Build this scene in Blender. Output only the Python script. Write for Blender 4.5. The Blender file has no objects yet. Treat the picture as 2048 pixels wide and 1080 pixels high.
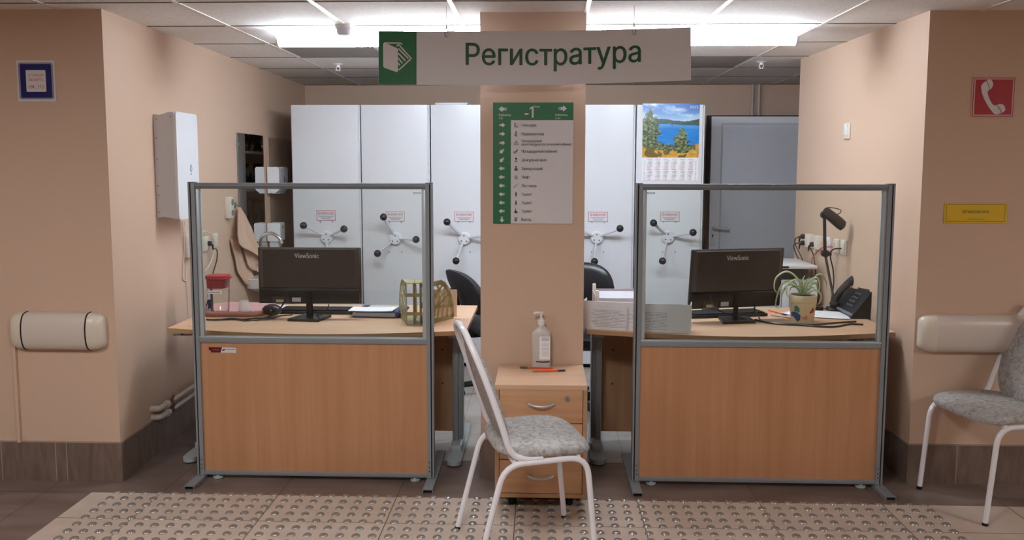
import bpy, bmesh, math, random, calendar
from mathutils import Vector as V, Matrix, geometry
PI = math.pi
sc = bpy.context.scene
col = sc.collection
random.seed(7)

# ------------------------------------------------------------------ camera
F, PITCH, YAW, ROLL, H, CY = 1632.6, -.0941, .0339, -.0018, 1.5284, 485.3
def _rot():
    cy, sy = math.cos(YAW), math.sin(YAW); cp, sp = math.cos(PITCH), math.sin(PITCH); cr, sr = math.cos(ROLL), math.sin(ROLL)
    return Matrix(((cy, -sy, 0), (sy, cy, 0), (0, 0, 1))) @ Matrix(((1, 0, 0), (0, cp, -sp), (0, sp, cp))) @ Matrix(((cr, 0, sr), (0, 1, 0), (-sr, 0, cr)))
RC = _rot()
EYE = V((0, 0, H))
cam = bpy.data.objects.new('camera', bpy.data.cameras.new('camera'))
col.objects.link(cam)
r_, f_, u_ = RC.col[0], RC.col[1], RC.col[2]
cam.matrix_world = Matrix(((r_[0], u_[0], -f_[0], 0), (r_[1], u_[1], -f_[1], 0), (r_[2], u_[2], -f_[2], H), (0, 0, 0, 1)))
cam.data.sensor_width = 36; cam.data.lens = F / 2048 * 36
cam.data.shift_y = (CY - 540) / 2048
cam.data.clip_start = .05
sc.camera = cam

# ------------------------------------------------------------------ light and exposure
LAMP_E, CORR_E, WORLD_E = 62.0, 38.5, .05
sc.view_settings.view_transform = 'Standard'; sc.view_settings.look = 'None'
sc.view_settings.exposure = 0; sc.view_settings.gamma = 1; sc.view_settings.use_curve_mapping = False
w = bpy.data.worlds.new('world'); sc.world = w; w.use_nodes = True
w.node_tree.nodes['Background'].inputs[0].default_value = (.9, .93, 1, 1)
w.node_tree.nodes['Background'].inputs[1].default_value = WORLD_E
sc.cycles.max_bounces = 10; sc.cycles.diffuse_bounces = 5; sc.cycles.transparent_max_bounces = 16
sc.cycles.sample_clamp_indirect = 6

# a photo pixel (2048x1080) turned into a point in the room
def ray(x, y): return RC @ V(((x - 1024) / F, 1, -(y - CY) / F))
def onz(x, y, z=0.): d = ray(x, y); return EYE + d * ((z - H) / d.z)
def at(x, y, Y): d = ray(x, y); return EYE + d * (Y / d.y)
def onplane(x, y, p0, p1):
    d = ray(x, y); n = V((p1[1] - p0[1], p0[0] - p1[0], 0)); return EYE + d * (n.dot(V((p0[0], p0[1], 0)) - EYE) / n.dot(d))

# ------------------------------------------------------------------ materials
def lin(c):
    if isinstance(c, str):
        c = [int(c[i:i + 2], 16) / 255 for i in (0, 2, 4)]
        c = [x / 12.92 if x <= .04045 else ((x + .055) / 1.055) ** 2.4 for x in c]
    return (*c[:3], 1)
def mat(name, color, rough=.5, metal=0., c2=None, scale=(8, 8, 8), detail=3, lo=.35, hi=.65, bump=0., bscale=None, spec=.5, emit=0, coat=0, alpha=1, dist=0):
    m = bpy.data.materials.new(name); m.use_nodes = True
    nt = m.node_tree; N = nt.nodes; L = nt.links; b = N['Principled BSDF']
    b.inputs['Base Color'].default_value = lin(color); b.inputs['Roughness'].default_value = rough; b.inputs['Metallic'].default_value = metal
    b.inputs['Specular IOR Level'].default_value = spec; b.inputs['Coat Weight'].default_value = coat
    if alpha < 1: b.inputs['Alpha'].default_value = alpha
    if emit: b.inputs['Emission Color'].default_value = lin(color); b.inputs['Emission Strength'].default_value = emit
    if c2 or bump:
        tc = N.new('ShaderNodeTexCoord')
        def noise(sv, det, ds=0):
            mp = N.new('ShaderNodeMapping'); mp.inputs['Scale'].default_value = sv; L.new(tc.outputs['Object'], mp.inputs[0])
            n = N.new('ShaderNodeTexNoise'); n.inputs['Scale'].default_value = 1; n.inputs['Detail'].default_value = det
            n.inputs['Distortion'].default_value = ds
            L.new(mp.outputs[0], n.inputs['Vector']); return n
        n = noise(scale, detail, dist)
        if c2:
            r = N.new('ShaderNodeValToRGB'); r.color_ramp.elements[0].position = lo; r.color_ramp.elements[1].position = hi
            r.color_ramp.elements[0].color = lin(color); r.color_ramp.elements[1].color = lin(c2)
            L.new(n.outputs['Fac'], r.inputs[0]); L.new(r.outputs[0], b.inputs['Base Color'])
        if bump:
            nb = noise(bscale, 3) if bscale else n
            bp = N.new('ShaderNodeBump'); bp.inputs['Strength'].default_value = bump; bp.inputs['Distance'].default_value = .002
            L.new(nb.outputs['Fac'], bp.inputs['Height']); L.new(bp.outputs[0], b.inputs['Normal'])
    return m
def tile_mat(name, c1, c2, grout, ox, oy, sx, sy, gw=.004, rough=.45, scale=(3, 3, 3), axes=(0, 1), seed=.12):
    """tiles: grout lines on an ox/oy grid of sx/sy metres in the object's own coordinates, each tile a little different"""
    m = mat(name, c1, rough, c2=c2, scale=scale, detail=6, lo=.3, hi=.7)
    nt = m.node_tree; N = nt.nodes; L = nt.links; b = N['Principled BSDF']
    ramp = [n for n in N if n.type == 'VALTORGB'][0]
    tc = [n for n in N if n.type == 'TEX_COORD'][0]
    sep = N.new('ShaderNodeSeparateXYZ'); L.new(tc.outputs['Object'], sep.inputs[0])
    def M(op, a, bb=None, c=None):
        n = N.new('ShaderNodeMath'); n.operation = op
        for k, v in enumerate((a, bb, c)):
            if v is None: continue
            if isinstance(v, (int, float)): n.inputs[k].default_value = v
            else: L.new(v, n.inputs[k])
        return n.outputs[0]
    us = []; fs = []
    for ax, o, s in ((axes[0], ox, sx), (axes[1], oy, sy)):
        if s <= 0: continue
        u = M('DIVIDE', M('SUBTRACT', sep.outputs[ax], o), s)
        fr = M('FRACT', u); us.append(M('FLOOR', u))
        d = M('MULTIPLY', M('MINIMUM', fr, M('SUBTRACT', 1., fr)), s)
        fs.append(M('LESS_THAN', d, gw / 2))
    g = fs[0]
    for f in fs[1:]: g = M('MAXIMUM', g, f)
    cid = us[0]
    for u in us[1:]: cid = M('ADD', cid, M('MULTIPLY', u, 17.3))
    wn = N.new('ShaderNodeTexWhiteNoise'); wn.noise_dimensions = '1D'; L.new(cid, wn.inputs['W'])
    br = M('ADD', M('MULTIPLY', wn.outputs['Value'], seed), 1 - seed / 2)
    mul = N.new('ShaderNodeMix'); mul.data_type = 'RGBA'; mul.blend_type = 'MULTIPLY'; mul.inputs[0].default_value = 1
    cmb = N.new('ShaderNodeCombineXYZ'); [L.new(br, cmb.inputs[k]) for k in range(3)]
    L.new(ramp.outputs[0], mul.inputs[6]); L.new(cmb.outputs[0], mul.inputs[7])
    mx = N.new('ShaderNodeMix'); mx.data_type = 'RGBA'; L.new(g, mx.inputs[0]); L.new(mul.outputs[2], mx.inputs[6]); mx.inputs[7].default_value = lin(grout)
    L.new(mx.outputs[2], b.inputs['Base Color'])
    return m
def glass_mat(name, tint, f0=.04, rough=.0):
    m = bpy.data.materials.new(name); m.use_nodes = True; nt = m.node_tree; N = nt.nodes; L = nt.links; N.remove(N['Principled BSDF'])
    t = N.new('ShaderNodeBsdfTransparent'); t.inputs[0].default_value = (*tint, 1)
    g = N.new('ShaderNodeBsdfGlossy'); g.inputs['Roughness'].default_value = rough
    fr = N.new('ShaderNodeFresnel'); fr.inputs[0].default_value = 1.5
    mx = N.new('ShaderNodeMixShader'); L.new(fr.outputs[0], mx.inputs[0]); L.new(t.outputs[0], mx.inputs[1]); L.new(g.outputs[0], mx.inputs[2])
    L.new(mx.outputs[0], N['Material Output'].inputs[0]); return m

MT = dict(
    wall=mat('wall_paint', 'cdb29c', .62, bump=.12, bscale=(220, 220, 220), spec=.3),
    ceil=mat('ceiling_board', 'f0eeeb', .85, c2='e6e3e0', scale=(60, 60, 60), bump=.25, bscale=(300, 300, 300), spec=.2),
    ceild=mat('ceiling_grey_panel', '8f8a86', .8), tbar=mat('ceiling_bar', 'd9d5d0', .4), gap=mat('ceiling_gap', '5d5550', .8),
    base=mat('baseboard_tile', '66554c', .38, c2='7f6e63', scale=(26, 26, 5), detail=5, lo=.3, hi=.72, dist=.6),
    grout=mat('pale_grout', 'a08f84', .8),
    white=mat('white_enamel', 'd9dde2', .28, spec=.5), whitep=mat('white_plastic', 'e2e2e4', .35), cream=mat('cream_plastic', 'd8cfbf', .3),
    whites=mat('white_side', 'c9ccd2', .4), paper=mat('paper', 'ececf0', .75), paperb=mat('paper_grey', 'b9b9bf', .8), ink=mat('ink', '40464c', .8),
    alu=mat('aluminium', '8e959b', .42, metal=.25), alul=mat('aluminium_light', 'b6c1c6', .35, metal=.2), aludark=mat('aluminium_dark', '71777d', .45, metal=.2),
    black=mat('black_plastic', '17171a', .38), blackm=mat('black_matte', '121214', .7), rubber=mat('rubber', '0c0c0d', .8),
    mon=mat('monitor_shell', '2b2829', .33, bump=.03, bscale=(700, 700, 700)), fabric=mat('black_cloth', '26272b', .9, c2='33343a', scale=(90, 90, 90), bump=.3),
    leather=mat('black_leather', '121319', .34, bump=.2, bscale=(120, 120, 120)),
    beech=mat('beech_top', 'd6b294', .42, c2='cca685', scale=(2.2, 40, 40), detail=5, lo=.3, hi=.7, dist=.4),
    beechv=mat('beech_upright', 'c4936d', .45, c2='b5835c', scale=(26, 26, 1.1), detail=6, lo=.28, hi=.74, dist=.5),
    beechd=mat('beech_panel', 'b8916f', .5, c2='a9825f', scale=(22, 22, 1.4), detail=5, dist=.5), beeche=mat('beech_edge', 'b08c68', .45),
    beechf=mat('beech_drawer', 'c99c77', .42, c2='bd8f69', scale=(1.8, 30, 30), detail=5, dist=.4),
    chrome=mat('chrome', 'cfd2d6', .14, metal=1), steel=mat('brushed_steel', 'aaa6a2', .22, metal=.6), brass=mat('old_brass', '6b4a3a', .5, metal=.4),
    green=mat('sign_green', '1c6a40', .45), greend=mat('letter_green', '14512f', .5), signw=mat('sign_white', 'd6d4d6', .5), icond=mat('icon_dark', '2c4a3b', .6), icong=mat('icon_grey', '8b9a90', .6),
    red=mat('sign_red', 'a30f1c', .45), redd=mat('sign_dark_red', '561018', .5), pink=mat('sign_pink', 'd8a6a0', .5), blue=mat('sign_blue', '0d1468', .25), yellow=mat('sign_yellow', 'd8b312', .5),
    redt=mat('red_print', 'b4504e', .7), redfr=mat('red_frame_print', 'a8423f', .6), bluet=mat('blue_print', '7683a8', .7), marron=mat('maroon_print', '5c0a1c', .4),
    fab=mat('marbled_cloth', '8a8885', .8, c2='b2afac', scale=(42, 42, 42), detail=6, lo=.33, hi=.6, bump=.2, bscale=(160, 160, 160), dist=1.2),
    frame=mat('white_tube', 'e8e8ee', .25, coat=.3), glass=glass_mat('clear_glass', (.93, .95, .94)), clear=glass_mat('clear_plastic', (.97, .97, .96)), water=mat('frosted_cup', 'd9d2cf', .3, alpha=.45),
    jugred=mat('red_lid', 'a8283a', .35), trayp=mat('pink_tray', 'cfa3a3', .35), bottle=mat('frosted_bottle', 'd9d6d0', .3, alpha=.75), lblb=mat('label_blue', 'b8c4d4', .5), navy=mat('navy', '1c2244', .4),
    orange=mat('orange_plastic', 'e2561a', .35), towel=mat('towel_cloth', 'dcbca4', .95, c2='d0ad95', scale=(120, 120, 120), bump=.6, bscale=(260, 260, 260)),
    mirror=mat('mirror_silver', 'e0e4e4', .02, metal=1), ceramic=mat('ceramic', 'dfdedc', .2), tilew=None,
    holder=mat('khaki_plastic', 'a39a72', .45), hbox=mat('sand_board', 'e2c3aa', .6), folderb=mat('folder_blue', '28345f', .45),
    leaf=mat('leaf', '7f9c62', .5, c2='bccaa0', scale=(30, 30, 200), lo=.4, hi=.6), leafp=mat('leaf_pale', 'bccba6', .5), pot=mat('cream_pot', 'd5c7a4', .35), soil=mat('soil', '2b211b', .9),
    potblue=mat('pot_blue', '1f4a86', .4), potred=mat('pot_red', 'a52a2c', .4), potgreen=mat('pot_green', '3f7a68', .4), potorange=mat('pot_orange', 'cf8a62', .5),
    cablew=mat('white_cable', 'd6d2cd', .45), cabler=mat('red_cable', 'b34b44', .5), lens=mat('lamp_diffuser', (.92, 1, 1.1), .4, emit=LAMP_E), led=mat('panel_diffuser', (1, .985, .98), .4, emit=CORR_E),
    pipe=mat('painted_pipe', 'bdb6ae', .4), pvc=mat('white_pipe', 'c9c1b6', .35), door=mat('door_panel', 'e2e6f0', .4), doorf=mat('door_frame', 'eceef4', .35), seal=mat('door_seal', '0b0b0c', .7),
    drk=mat('dark_files', '1c1a19', .9, c2='9a8674', scale=(9, 9, 9), lo=.52, hi=.6), socket=mat('socket_plastic', 'ddd6c8', .35),
)
MT.update(sheetg=mat('sheet_greenish', 'bfc6bf', .7), lines=mat('print_grey', '8d9096', .8), tray2=mat('lilac_tray', 'b9adb4', .4), phonekey=mat('phone_key', '5b5c60', .4), steeld=mat('dark_steel', '55565a', .35, metal=.6))
MT['floor'] = tile_mat('dark_floor_tile', '67564e', '82716a', '40332c', -1.208, 3.627, .5535, .5535, .004, .36, (2.5, 9, 3))
MT['pave'] = tile_mat('tactile_tile', 'c0b0a3', 'ccbdb0', '5f524a', -1.208, 3.35, .5535, .2785, .0045, .55, (9, 9, 9), seed=.06)
MT['floorin'] = tile_mat('pale_floor_tile', 'a79f97', 'b5ada5', '8d857d', 0, 4.98, .45, .45, .004, .25, (6, 6, 6), seed=.05)
MT['walltile'] = tile_mat('wall_tile', 'b39c8b', 'a9917f', 'c9b8a8', 0.02, 1.03, .2, .35, .004, .18, (8, 8, 8), axes=(1, 2), seed=.05)

# ------------------------------------------------------------------ mesh builder
FONT = {}
def glyphs(s):
    """lettering outline as verts/faces (2-D), plus its bounds; outlines are filled by winding number"""
    if s in FONT: return FONT[s]
    cu = bpy.data.curves.new('t', 'FONT'); cu.body = s
    o = bpy.data.objects.new('t', cu); col.objects.link(o)
    c2 = o.to_curve(bpy.context.evaluated_depsgraph_get()); loops = []
    for sp in c2.splines:
        bp = sp.bezier_points; n = len(bp); lp = []
        if n < 2: continue
        for i in range(n):
            a, b = bp[i], bp[(i + 1) % n]; p0, p1, p2, p3 = a.co, a.handle_right, b.handle_left, b.co
            dev = max(abs((p1 - p0).xy.cross((p3 - p0).xy)), abs((p2 - p0).xy.cross((p3 - p0).xy))) / max(1e-6, (p3 - p0).length)
            k = 1 if dev < .002 else 4
            for t in range(k):
                t /= k; q = p0 * (1 - t) ** 3 + p1 * 3 * t * (1 - t) ** 2 + p2 * 3 * t * t * (1 - t) + p3 * t ** 3
                if not lp or (lp[-1] - q.xy).length > 1e-4: lp.append(q.xy)
        if len(lp) > 2: loops.append(lp)
        if '1' in s and len(lp) == 4 and abs(max(p.x for p in lp) - min(p.x for p in lp) - .098) < .004 and abs(max(p.y for p in lp) - .682) < .004:   # the flag of a figure one
            q = V((min(p.x for p in lp), .682)); loops.append([q + V((.02, 0)), q + V((-.15, -.105)), q + V((-.15, -.2)), q + V((.02, -.095))])
    o.to_curve_clear(); bpy.data.objects.remove(o); bpy.data.curves.remove(cu)
    pts = []; ed = []
    for lp in loops:
        k = len(pts); pts += lp; ed += [(k + i, k + (i + 1) % len(lp)) for i in range(len(lp))]
    ov, oe, of, _, _, _ = geometry.delaunay_2d_cdt(pts, ed, [], 0, 1e-5) if pts else ([], [], [], 0, 0, 0)
    bbs = [(min(p.x for p in lp), max(p.x for p in lp), lp) for lp in loops]
    def inside(x, y):
        wn = 0
        for x0, x1, lp in bbs:
            if not x0 <= x <= x1: continue
            for a, b in zip(lp, lp[1:] + lp[:1]):
                cr = (b.x - a.x) * (y - a.y) - (x - a.x) * (b.y - a.y)
                if a.y <= y < b.y and cr > 0: wn += 1
                elif b.y <= y < a.y and cr < 0: wn -= 1
        return wn != 0
    vs = [(v.x, v.y) for v in ov]; fs = []
    for f in of:
        if inside(sum(vs[i][0] for i in f) / 3, sum(vs[i][1] for i in f) / 3): fs.append(tuple(f))
    xs = [v[0] for v in vs] or [0]; ys = [v[1] for v in vs] or [0]
    FONT[s] = (vs, fs, min(xs), max(xs), min(ys), max(ys)); return FONT[s]
def spline(pts, k=6, closed=False):
    pts = [V(p) for p in pts]; n = len(pts); out = []
    for i in range(n if closed else n - 1):
        p0, p1, p2, p3 = (pts[(i - 1) % n] if closed or i > 0 else pts[0] * 2 - pts[1]), pts[i], pts[(i + 1) % n], (pts[(i + 2) % n] if closed or i + 2 < n else pts[-1] * 2 - pts[-2])
        for j in range(k):
            t = j / k
            out.append(.5 * ((2 * p1) + (p2 - p0) * t + (2 * p0 - 5 * p1 + 4 * p2 - p3) * t * t + (3 * p1 - p0 - 3 * p2 + p3) * t ** 3))
    if not closed: out.append(pts[-1])
    return out
def fillet(pts, r, k=5):
    pts = [V(p) for p in pts]; out = [pts[0]]
    for a, b, c in zip(pts, pts[1:], pts[2:]):
        d1 = (a - b); d2 = (c - b); rr = min(r, d1.length * .48, d2.length * .48)
        p = b + d1.normalized() * rr; q = b + d2.normalized() * rr
        for i in range(k + 1):
            t = i / k; out.append(p * (1 - t) ** 2 + b * 2 * t * (1 - t) + q * t * t)
    return out + [pts[-1]]
class MB:
    def __init__(s): s.v = []; s.f = []; s.m = []
    def add(s, vs, fs, m=0):
        o = len(s.v); s.v += [V(v) for v in vs]; s.f += [tuple(i + o for i in f) for f in fs]; s.m += [m] * len(fs); return s
    def box(s, c, d, bev=0, m=0, R=None, seg=2):
        bm = bmesh.new(); bmesh.ops.create_cube(bm, size=1)
        for v in bm.verts: v.co = V((v.co.x * d[0], v.co.y * d[1], v.co.z * d[2]))
        if bev: bmesh.ops.bevel(bm, geom=bm.edges[:], offset=bev, segments=seg, profile=.5, affect='EDGES')
        bm.verts.index_update()
        c = V(c); vs = [(R @ v.co if R else v.co) + c for v in bm.verts]; fs = [[v.index for v in f.verts] for f in bm.faces]
        bm.free(); return s.add(vs, fs, m)
    def bb(s, a, b, bev=0, m=0):
        a = V(a); b = V(b); d = b - a; return s.box((a + b) / 2, [abs(x) for x in d], bev, m)
    def tube(s, pts, r, n=8, m=0, closed=False, caps=True, flat=1.):
        pts = [V(p) for p in pts]; N = len(pts); rs = r if isinstance(r, (list, tuple)) else [r] * N
        t0 = (pts[1] - pts[0]).normalized(); a = t0.orthogonal().normalized()
        vs = []
        for i, p in enumerate(pts):
            t = (pts[(i + 1) % N] - pts[i - 1]) if closed else (pts[min(i + 1, N - 1)] - pts[max(i - 1, 0)])
            t.normalize(); a = (a - t * a.dot(t)).normalized(); b = t.cross(a)
            vs += [p + (a * math.cos(2 * PI * j / n) + b * math.sin(2 * PI * j / n) * flat) * rs[i] for j in range(n)]
        fs = [(i * n + j, i * n + (j + 1) % n, ((i + 1) % N) * n + (j + 1) % n, ((i + 1) % N) * n + j) for i in range(N if closed else N - 1) for j in range(n)]
        if caps and not closed: fs += [tuple(range(n - 1, -1, -1)), tuple((N - 1) * n + j for j in range(n))]
        return s.add(vs, fs, m)
    def cyl(s, p, q, r, n=16, m=0, r2=None): return s.tube([p, q], [r, r if r2 is None else r2], n, m)
    def lathe(s, prof, c=(0, 0, 0), n=24, m=0, a0=0, a1=2 * PI, axis=None):
        c = V(c); full = abs(a1 - a0 - 2 * PI) < 1e-6; k = n if full else n + 1
        R = axis.to_track_quat('Z', 'Y').to_matrix() if axis else None
        vs = []
        for rr, z in prof:
            for j in range(k):
                t = a0 + (a1 - a0) * j / n; p = V((rr * math.cos(t), rr * math.sin(t), z)); vs.append(c + (R @ p if R else p))
        fs = [(i * k + j, i * k + (j + 1) % k, (i + 1) * k + (j + 1) % k, (i + 1) * k + j) for i in range(len(prof) - 1) for j in range(n)]
        if prof[0][0] > 0 and full: fs.append(tuple(range(k - 1, -1, -1)))
        if prof[-1][0] > 0 and full: fs.append(tuple((len(prof) - 1) * k + j for j in range(k)))
        return s.add(vs, fs, m)
    def sph(s, c, r, n=12, m=0, sc=(1, 1, 1)):
        k = n // 2; prof = [(r * math.sin(PI * i / k), -r * math.cos(PI * i / k)) for i in range(k + 1)]
        o = len(s.v); s.lathe(prof, (0, 0, 0), n, m)
        for i in range(o, len(s.v)): v = s.v[i]; s.v[i] = V(c) + V((v.x * sc[0], v.y * sc[1], v.z * sc[2]))
        return s
    def prism(s, poly, o, u, v, d, m=0, both=True):
        """polygon poly (2-D) in the plane o + a*u + b*v, given thickness d along u x v"""
        o, u, v = V(o), V(u), V(v); w_ = u.cross(v).normalized(); n = len(poly)
        vs = [o + u * a + v * b for a, b in poly]
        if d: vs += [p + w_ * d for p in vs]
        if not d: return s.add(vs, [tuple(range(n))], m)
        fs = [tuple(range(n - 1, -1, -1)), tuple(range(n, 2 * n))] + [(i, (i + 1) % n, n + (i + 1) % n, n + i) for i in range(n)]
        return s.add(vs, fs, m)
    def text(s, body, o, u, v, h, m=0, align='C', width=None, lift=0., bold=.012):
        """lettering: o is the point the word is centred on (or starts at), h the height of its capitals"""
        vs, fs, x0, x1, y0, y1 = glyphs(body); o, u, v = V(o), V(u).normalized(), V(v).normalized(); w_ = u.cross(v)
        k = h / .73; kx = (width / (x1 - x0)) if width else k
        ox = {'C': -(x0 + x1) / 2, 'L': -x0, 'R': -x1}[align]
        oy = -.365
        for j, bd in enumerate((-bold, 0, bold) if bold else (0,)):
            s.add([o + u * ((x + ox + bd) * kx) + v * ((y + oy) * k) + w_ * (lift + .00004 * j) for x, y in vs], fs, m)
        return s
    def grid(s, fn, nu, nv, m=0, thick=0.):
        vs = [V(fn(i / nu, j / nv)) for i in range(nu + 1) for j in range(nv + 1)]; k = nv + 1
        fs = [(i * k + j, (i + 1) * k + j, (i + 1) * k + j + 1, i * k + j + 1) for i in range(nu) for j in range(nv)]
        return s.add(vs, fs, m)
    def obj(s, name, mats, parent=None, world=False, smooth=True, ang=35):
        vs = s.v
        if parent and world:
            inv = parent.matrix_basis.inverted() if not parent.parent else (parent.parent.matrix_basis @ parent.matrix_basis).inverted()
            vs = [inv @ v for v in vs]
        me = bpy.data.meshes.new(name); me.from_pydata([tuple(v) for v in vs], [], s.f); me.update()
        if not isinstance(mats, (list, tuple)): mats = [mats]
        for mm in mats: me.materials.append(MT[mm] if isinstance(mm, str) else mm)
        if len(mats) > 1: me.polygons.foreach_set('material_index', s.m)
        if smooth:
            me.polygons.foreach_set('use_smooth', [True] * len(me.polygons)); me.set_sharp_from_angle(angle=math.radians(ang))
        o = bpy.data.objects.new(name, me); col.objects.link(o)
        if parent: o.parent = parent
        return o
def rrect(w_, h_, r, k=4, cx=0, cy=0):
    out = []
    for sx, sy, a in ((1, 1, 0), (-1, 1, 90), (-1, -1, 180), (1, -1, 270)):
        for i in range(k + 1):
            t = math.radians(a + 90 * i / k); out.append((cx + sx * (w_ / 2 - r) + r * math.cos(t), cy + sy * (h_ / 2 - r) + r * math.sin(t)))
    return out
def tag(o, label, cat, group=None):
    o['label'] = label; o['category'] = cat
    if group: o['group'] = group
    return o
def thing(name, label, cat, loc=(0, 0, 0), rotz=0., group=None):
    o = bpy.data.objects.new(name, None); col.objects.link(o); o.empty_display_size = .05
    o.matrix_basis = Matrix.Translation(V(loc)) @ Matrix.Rotation(rotz, 4, 'Z')
    return tag(o, label, cat, group)
def struct(o): o['kind'] = 'structure'; return o
def dup(root, loc=None, rotz=None, label=None):
    r = root.copy(); col.objects.link(r)
    if loc is not None: r.matrix_basis = Matrix.Translation(V(loc)) @ Matrix.Rotation(rotz or 0, 4, 'Z')
    if label: r['label'] = label
    def rec(a, b):
        for ch in list(a.children):
            if ch is r: continue
            c = ch.copy(); col.objects.link(c); c.parent = b; rec(ch, c)
    rec(root, r); return r

# ------------------------------------------------------------------ the room
ZC = 2.242
LW = ((-2.02, 3.772), (-2.11, 7.35)); RW = ((1.79, 3.90), (1.74, 5.615))
YB = 7.35
def wallbox(name, poly, z0=0, z1=ZC, m='wall'):
    return struct(MB().prism(poly, (0, 0, z0), (1, 0, 0), (0, 1, 0), z1 - z0).obj(name, m, smooth=False))
wallbox('wall_front_left', [(-4.6, 3.772), (-2.02, 3.772), (-2.035, 4.4), (-4.6, 4.4)])
wallbox('wall_left', [(-2.0201, 3.775), LW[1], (-2.4, YB), (-2.4, 4.4), (-2.2, 3.775)])
wallbox('wall_front_right', [(4.6, 3.90), (4.6, 4.3), (1.79, 4.3), (1.79, 3.90)])
wallbox('wall_right', [(1.79, 3.903), (2.2, 3.903), (2.2, 5.615), RW[1]])
wallbox('wall_recess', [(2.2, 5.45), (3.1, 5.45), (3.1, 5.615), (2.2, 5.615)])
wallbox('wall_recess_side', [(3.0, 5.61), (3.2, 5.61), (3.2, YB), (3.0, YB)])
wallbox('wall_back', [(-2.4, YB), (3.2, YB), (3.2, YB + .15), (-2.4, YB + .15)])
wallbox('wall_center', [(-.283, 3.89), (.213, 3.89), (.213, 4.33), (-.283, 4.33)])
wallbox('wall_corridor', [(-4.6, -1.15), (4.6, -1.15), (4.6, -1), (-4.6, -1)])
wallbox('wall_corridor_left', [(-4.75, -1.15), (-4.6, -1.15), (-4.6, 4.4), (-4.75, 4.4)])
wallbox('wall_corridor_right', [(4.6, -1.15), (4.75, -1.15), (4.75, 4.4), (4.6, 4.4)])
def slab(name, x0, x1, y0, y1, z0, z1, m): return struct(MB().bb((x0, y0, z0), (x1, y1, z1)).obj(name, m, smooth=False))
slab('floor', -4.75, 4.75, -1.15, 7.5, -.1, 0, 'floor')
pv = MB(); pv.prism([(-2.09, 3.627), (-2.09, 2.6), (4.6, 2.6), (4.6, 3.627)][::-1], (0, 0, .0005), (1, 0, 0), (0, 1, 0), .0015); struct(pv.obj('floor_tactile', 'pave', smooth=False))
pv = MB(); pv.bb((-1.65, 4.11, .0002), (2.9, YB, .0012)); struct(pv.obj('floor_inner', 'floorin', smooth=False))
# suspended ceiling: boards, bright runners, thin dark cross joints, two darker grey panels
slab('ceiling', -4.75, 4.75, -1.15, 7.5, ZC, ZC + .08, 'ceil')
g = MB()
for k in range(-6, 8):
    x = -.395 + .605 * k; g.bb((x - .011, -1, ZC - .004), (x + .011, YB, ZC))
struct(g.obj('trim_1', 'tbar', smooth=False))
g = MB()
for k in range(-8, 8):
    y = 4.237 + .6115 * k
    if y < YB: g.bb((-4.6, y - .005, ZC - .0025), (4.6, y + .005, ZC))
struct(g.obj('trim_2', 'gap', smooth=False))
g = MB()
for x0, y0 in ((-1.58, 4.87), (.83, 5.48), ): g.bb((x0, y0, ZC - .002), (x0 + .56, y0 + .57, ZC))
struct(g.obj('trim_3', 'ceild', smooth=False))
# tiled baseboards with pale grout on top and in a few joints
def base(name, pts, h=.19, t=.008, joints=(), out=1):
    a = MB()
    for p, q in zip(pts, pts[1:]):
        p = V((*p, 0)); q = V((*q, 0)); d = (q - p); n = V((d.y, -d.x, 0)).normalized() * t * out
        for m, zz, k in ((0, (0, h), 1), (1, (h, h + .005), .8)):
            vs = [p - n * .2, q - n * .2, q + n * k, p + n * k]
            a.add([(v.x, v.y, z) for z in zz for v in vs], [(0, 1, 2, 3), (7, 6, 5, 4), (0, 4, 5, 1), (1, 5, 6, 2), (2, 6, 7, 3), (3, 7, 4, 0)], m)
        for j in joints:
            c = p + d * j + n * 1.02; tt = d.normalized() * .002
            a.add([c - tt, c + tt, c + tt + V((0, 0, h)), c - tt + V((0, 0, h))], [(0, 1, 2, 3)], 1)
    struct(a.obj(name, ['base', 'grout'], smooth=False))
base('baseboard_front_left', [(-4.6, 3.772), (-2.012, 3.772)], joints=(.874, .895, .77, .66))
base('baseboard_left', [(-2.02, 3.764), LW[1]], joints=(.1, .155, .22, .3, .45))
base('baseboard_front_right', [(1.782, 3.90), (4.6, 3.90)], joints=(.083, .3, .5))
base('baseboard_right', [RW[1], (1.79, 3.892)], joints=(.3, .6))
base('baseboard_center', [(-.283, 4.33), (-.283, 3.89), (.213, 3.89), (.213, 4.33)])
base('baseboard_corridor', [(4.6, -1), (-4.6, -1)])
# pale edge of a door lining where the left wall ends
struct(MB().bb((-2.52, 3.757, .19), (-2.505, 3.772, .72)).obj('trim_4', 'wall'))

# ------------------------------------------------------------------ lamps
def batten(name, label, x0, x1, Y):
    t = thing(name, label, 'ceiling light', ((x0 + x1) / 2, Y, ZC), group='tube lamps on the ceiling')
    L = x1 - x0; a = MB(); a.box((0, 0, -.010), (L - .02, .03, .020), .003); a.obj('housing', 'whitep', t)
    prof = [(.037 * math.cos(math.radians(k)), -.048 + .036 * math.sin(math.radians(k))) for k in range(36, -217, -12)]
    n = len(prof); xs = (-L / 2 + .012, L / 2 - .012)
    a.add([(x, p[0], p[1]) for x in xs for p in prof], [(i, i + 1, n + i + 1, n + i) for i in range(n - 1)]); a.obj('diffuser', 'lens', t)
    for sx in (-1, 1):
        e = MB(); e.prism([(p[0] * 1.03, p[1] * 1.03) for p in prof], (sx * (L / 2) - .006, 0, 0), (0, 1, 0), (0, 0, 1), .012); e.obj('end_cap', 'whitep', t)
    for dx in (-.36, .36):
        c = MB(); c.box((dx * L / 1.2, 0, -.012), (.045, .07, .008), .003); c.obj('clip', 'alul', t)
    return t
batten('ceiling_light', 'lit white tube lamp on the ceiling left of the pillar', -1.40, -.24, 4.40)
batten('ceiling_light', 'lit white tube lamp on the ceiling right of the pillar', .15, 1.335, 4.40)
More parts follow.
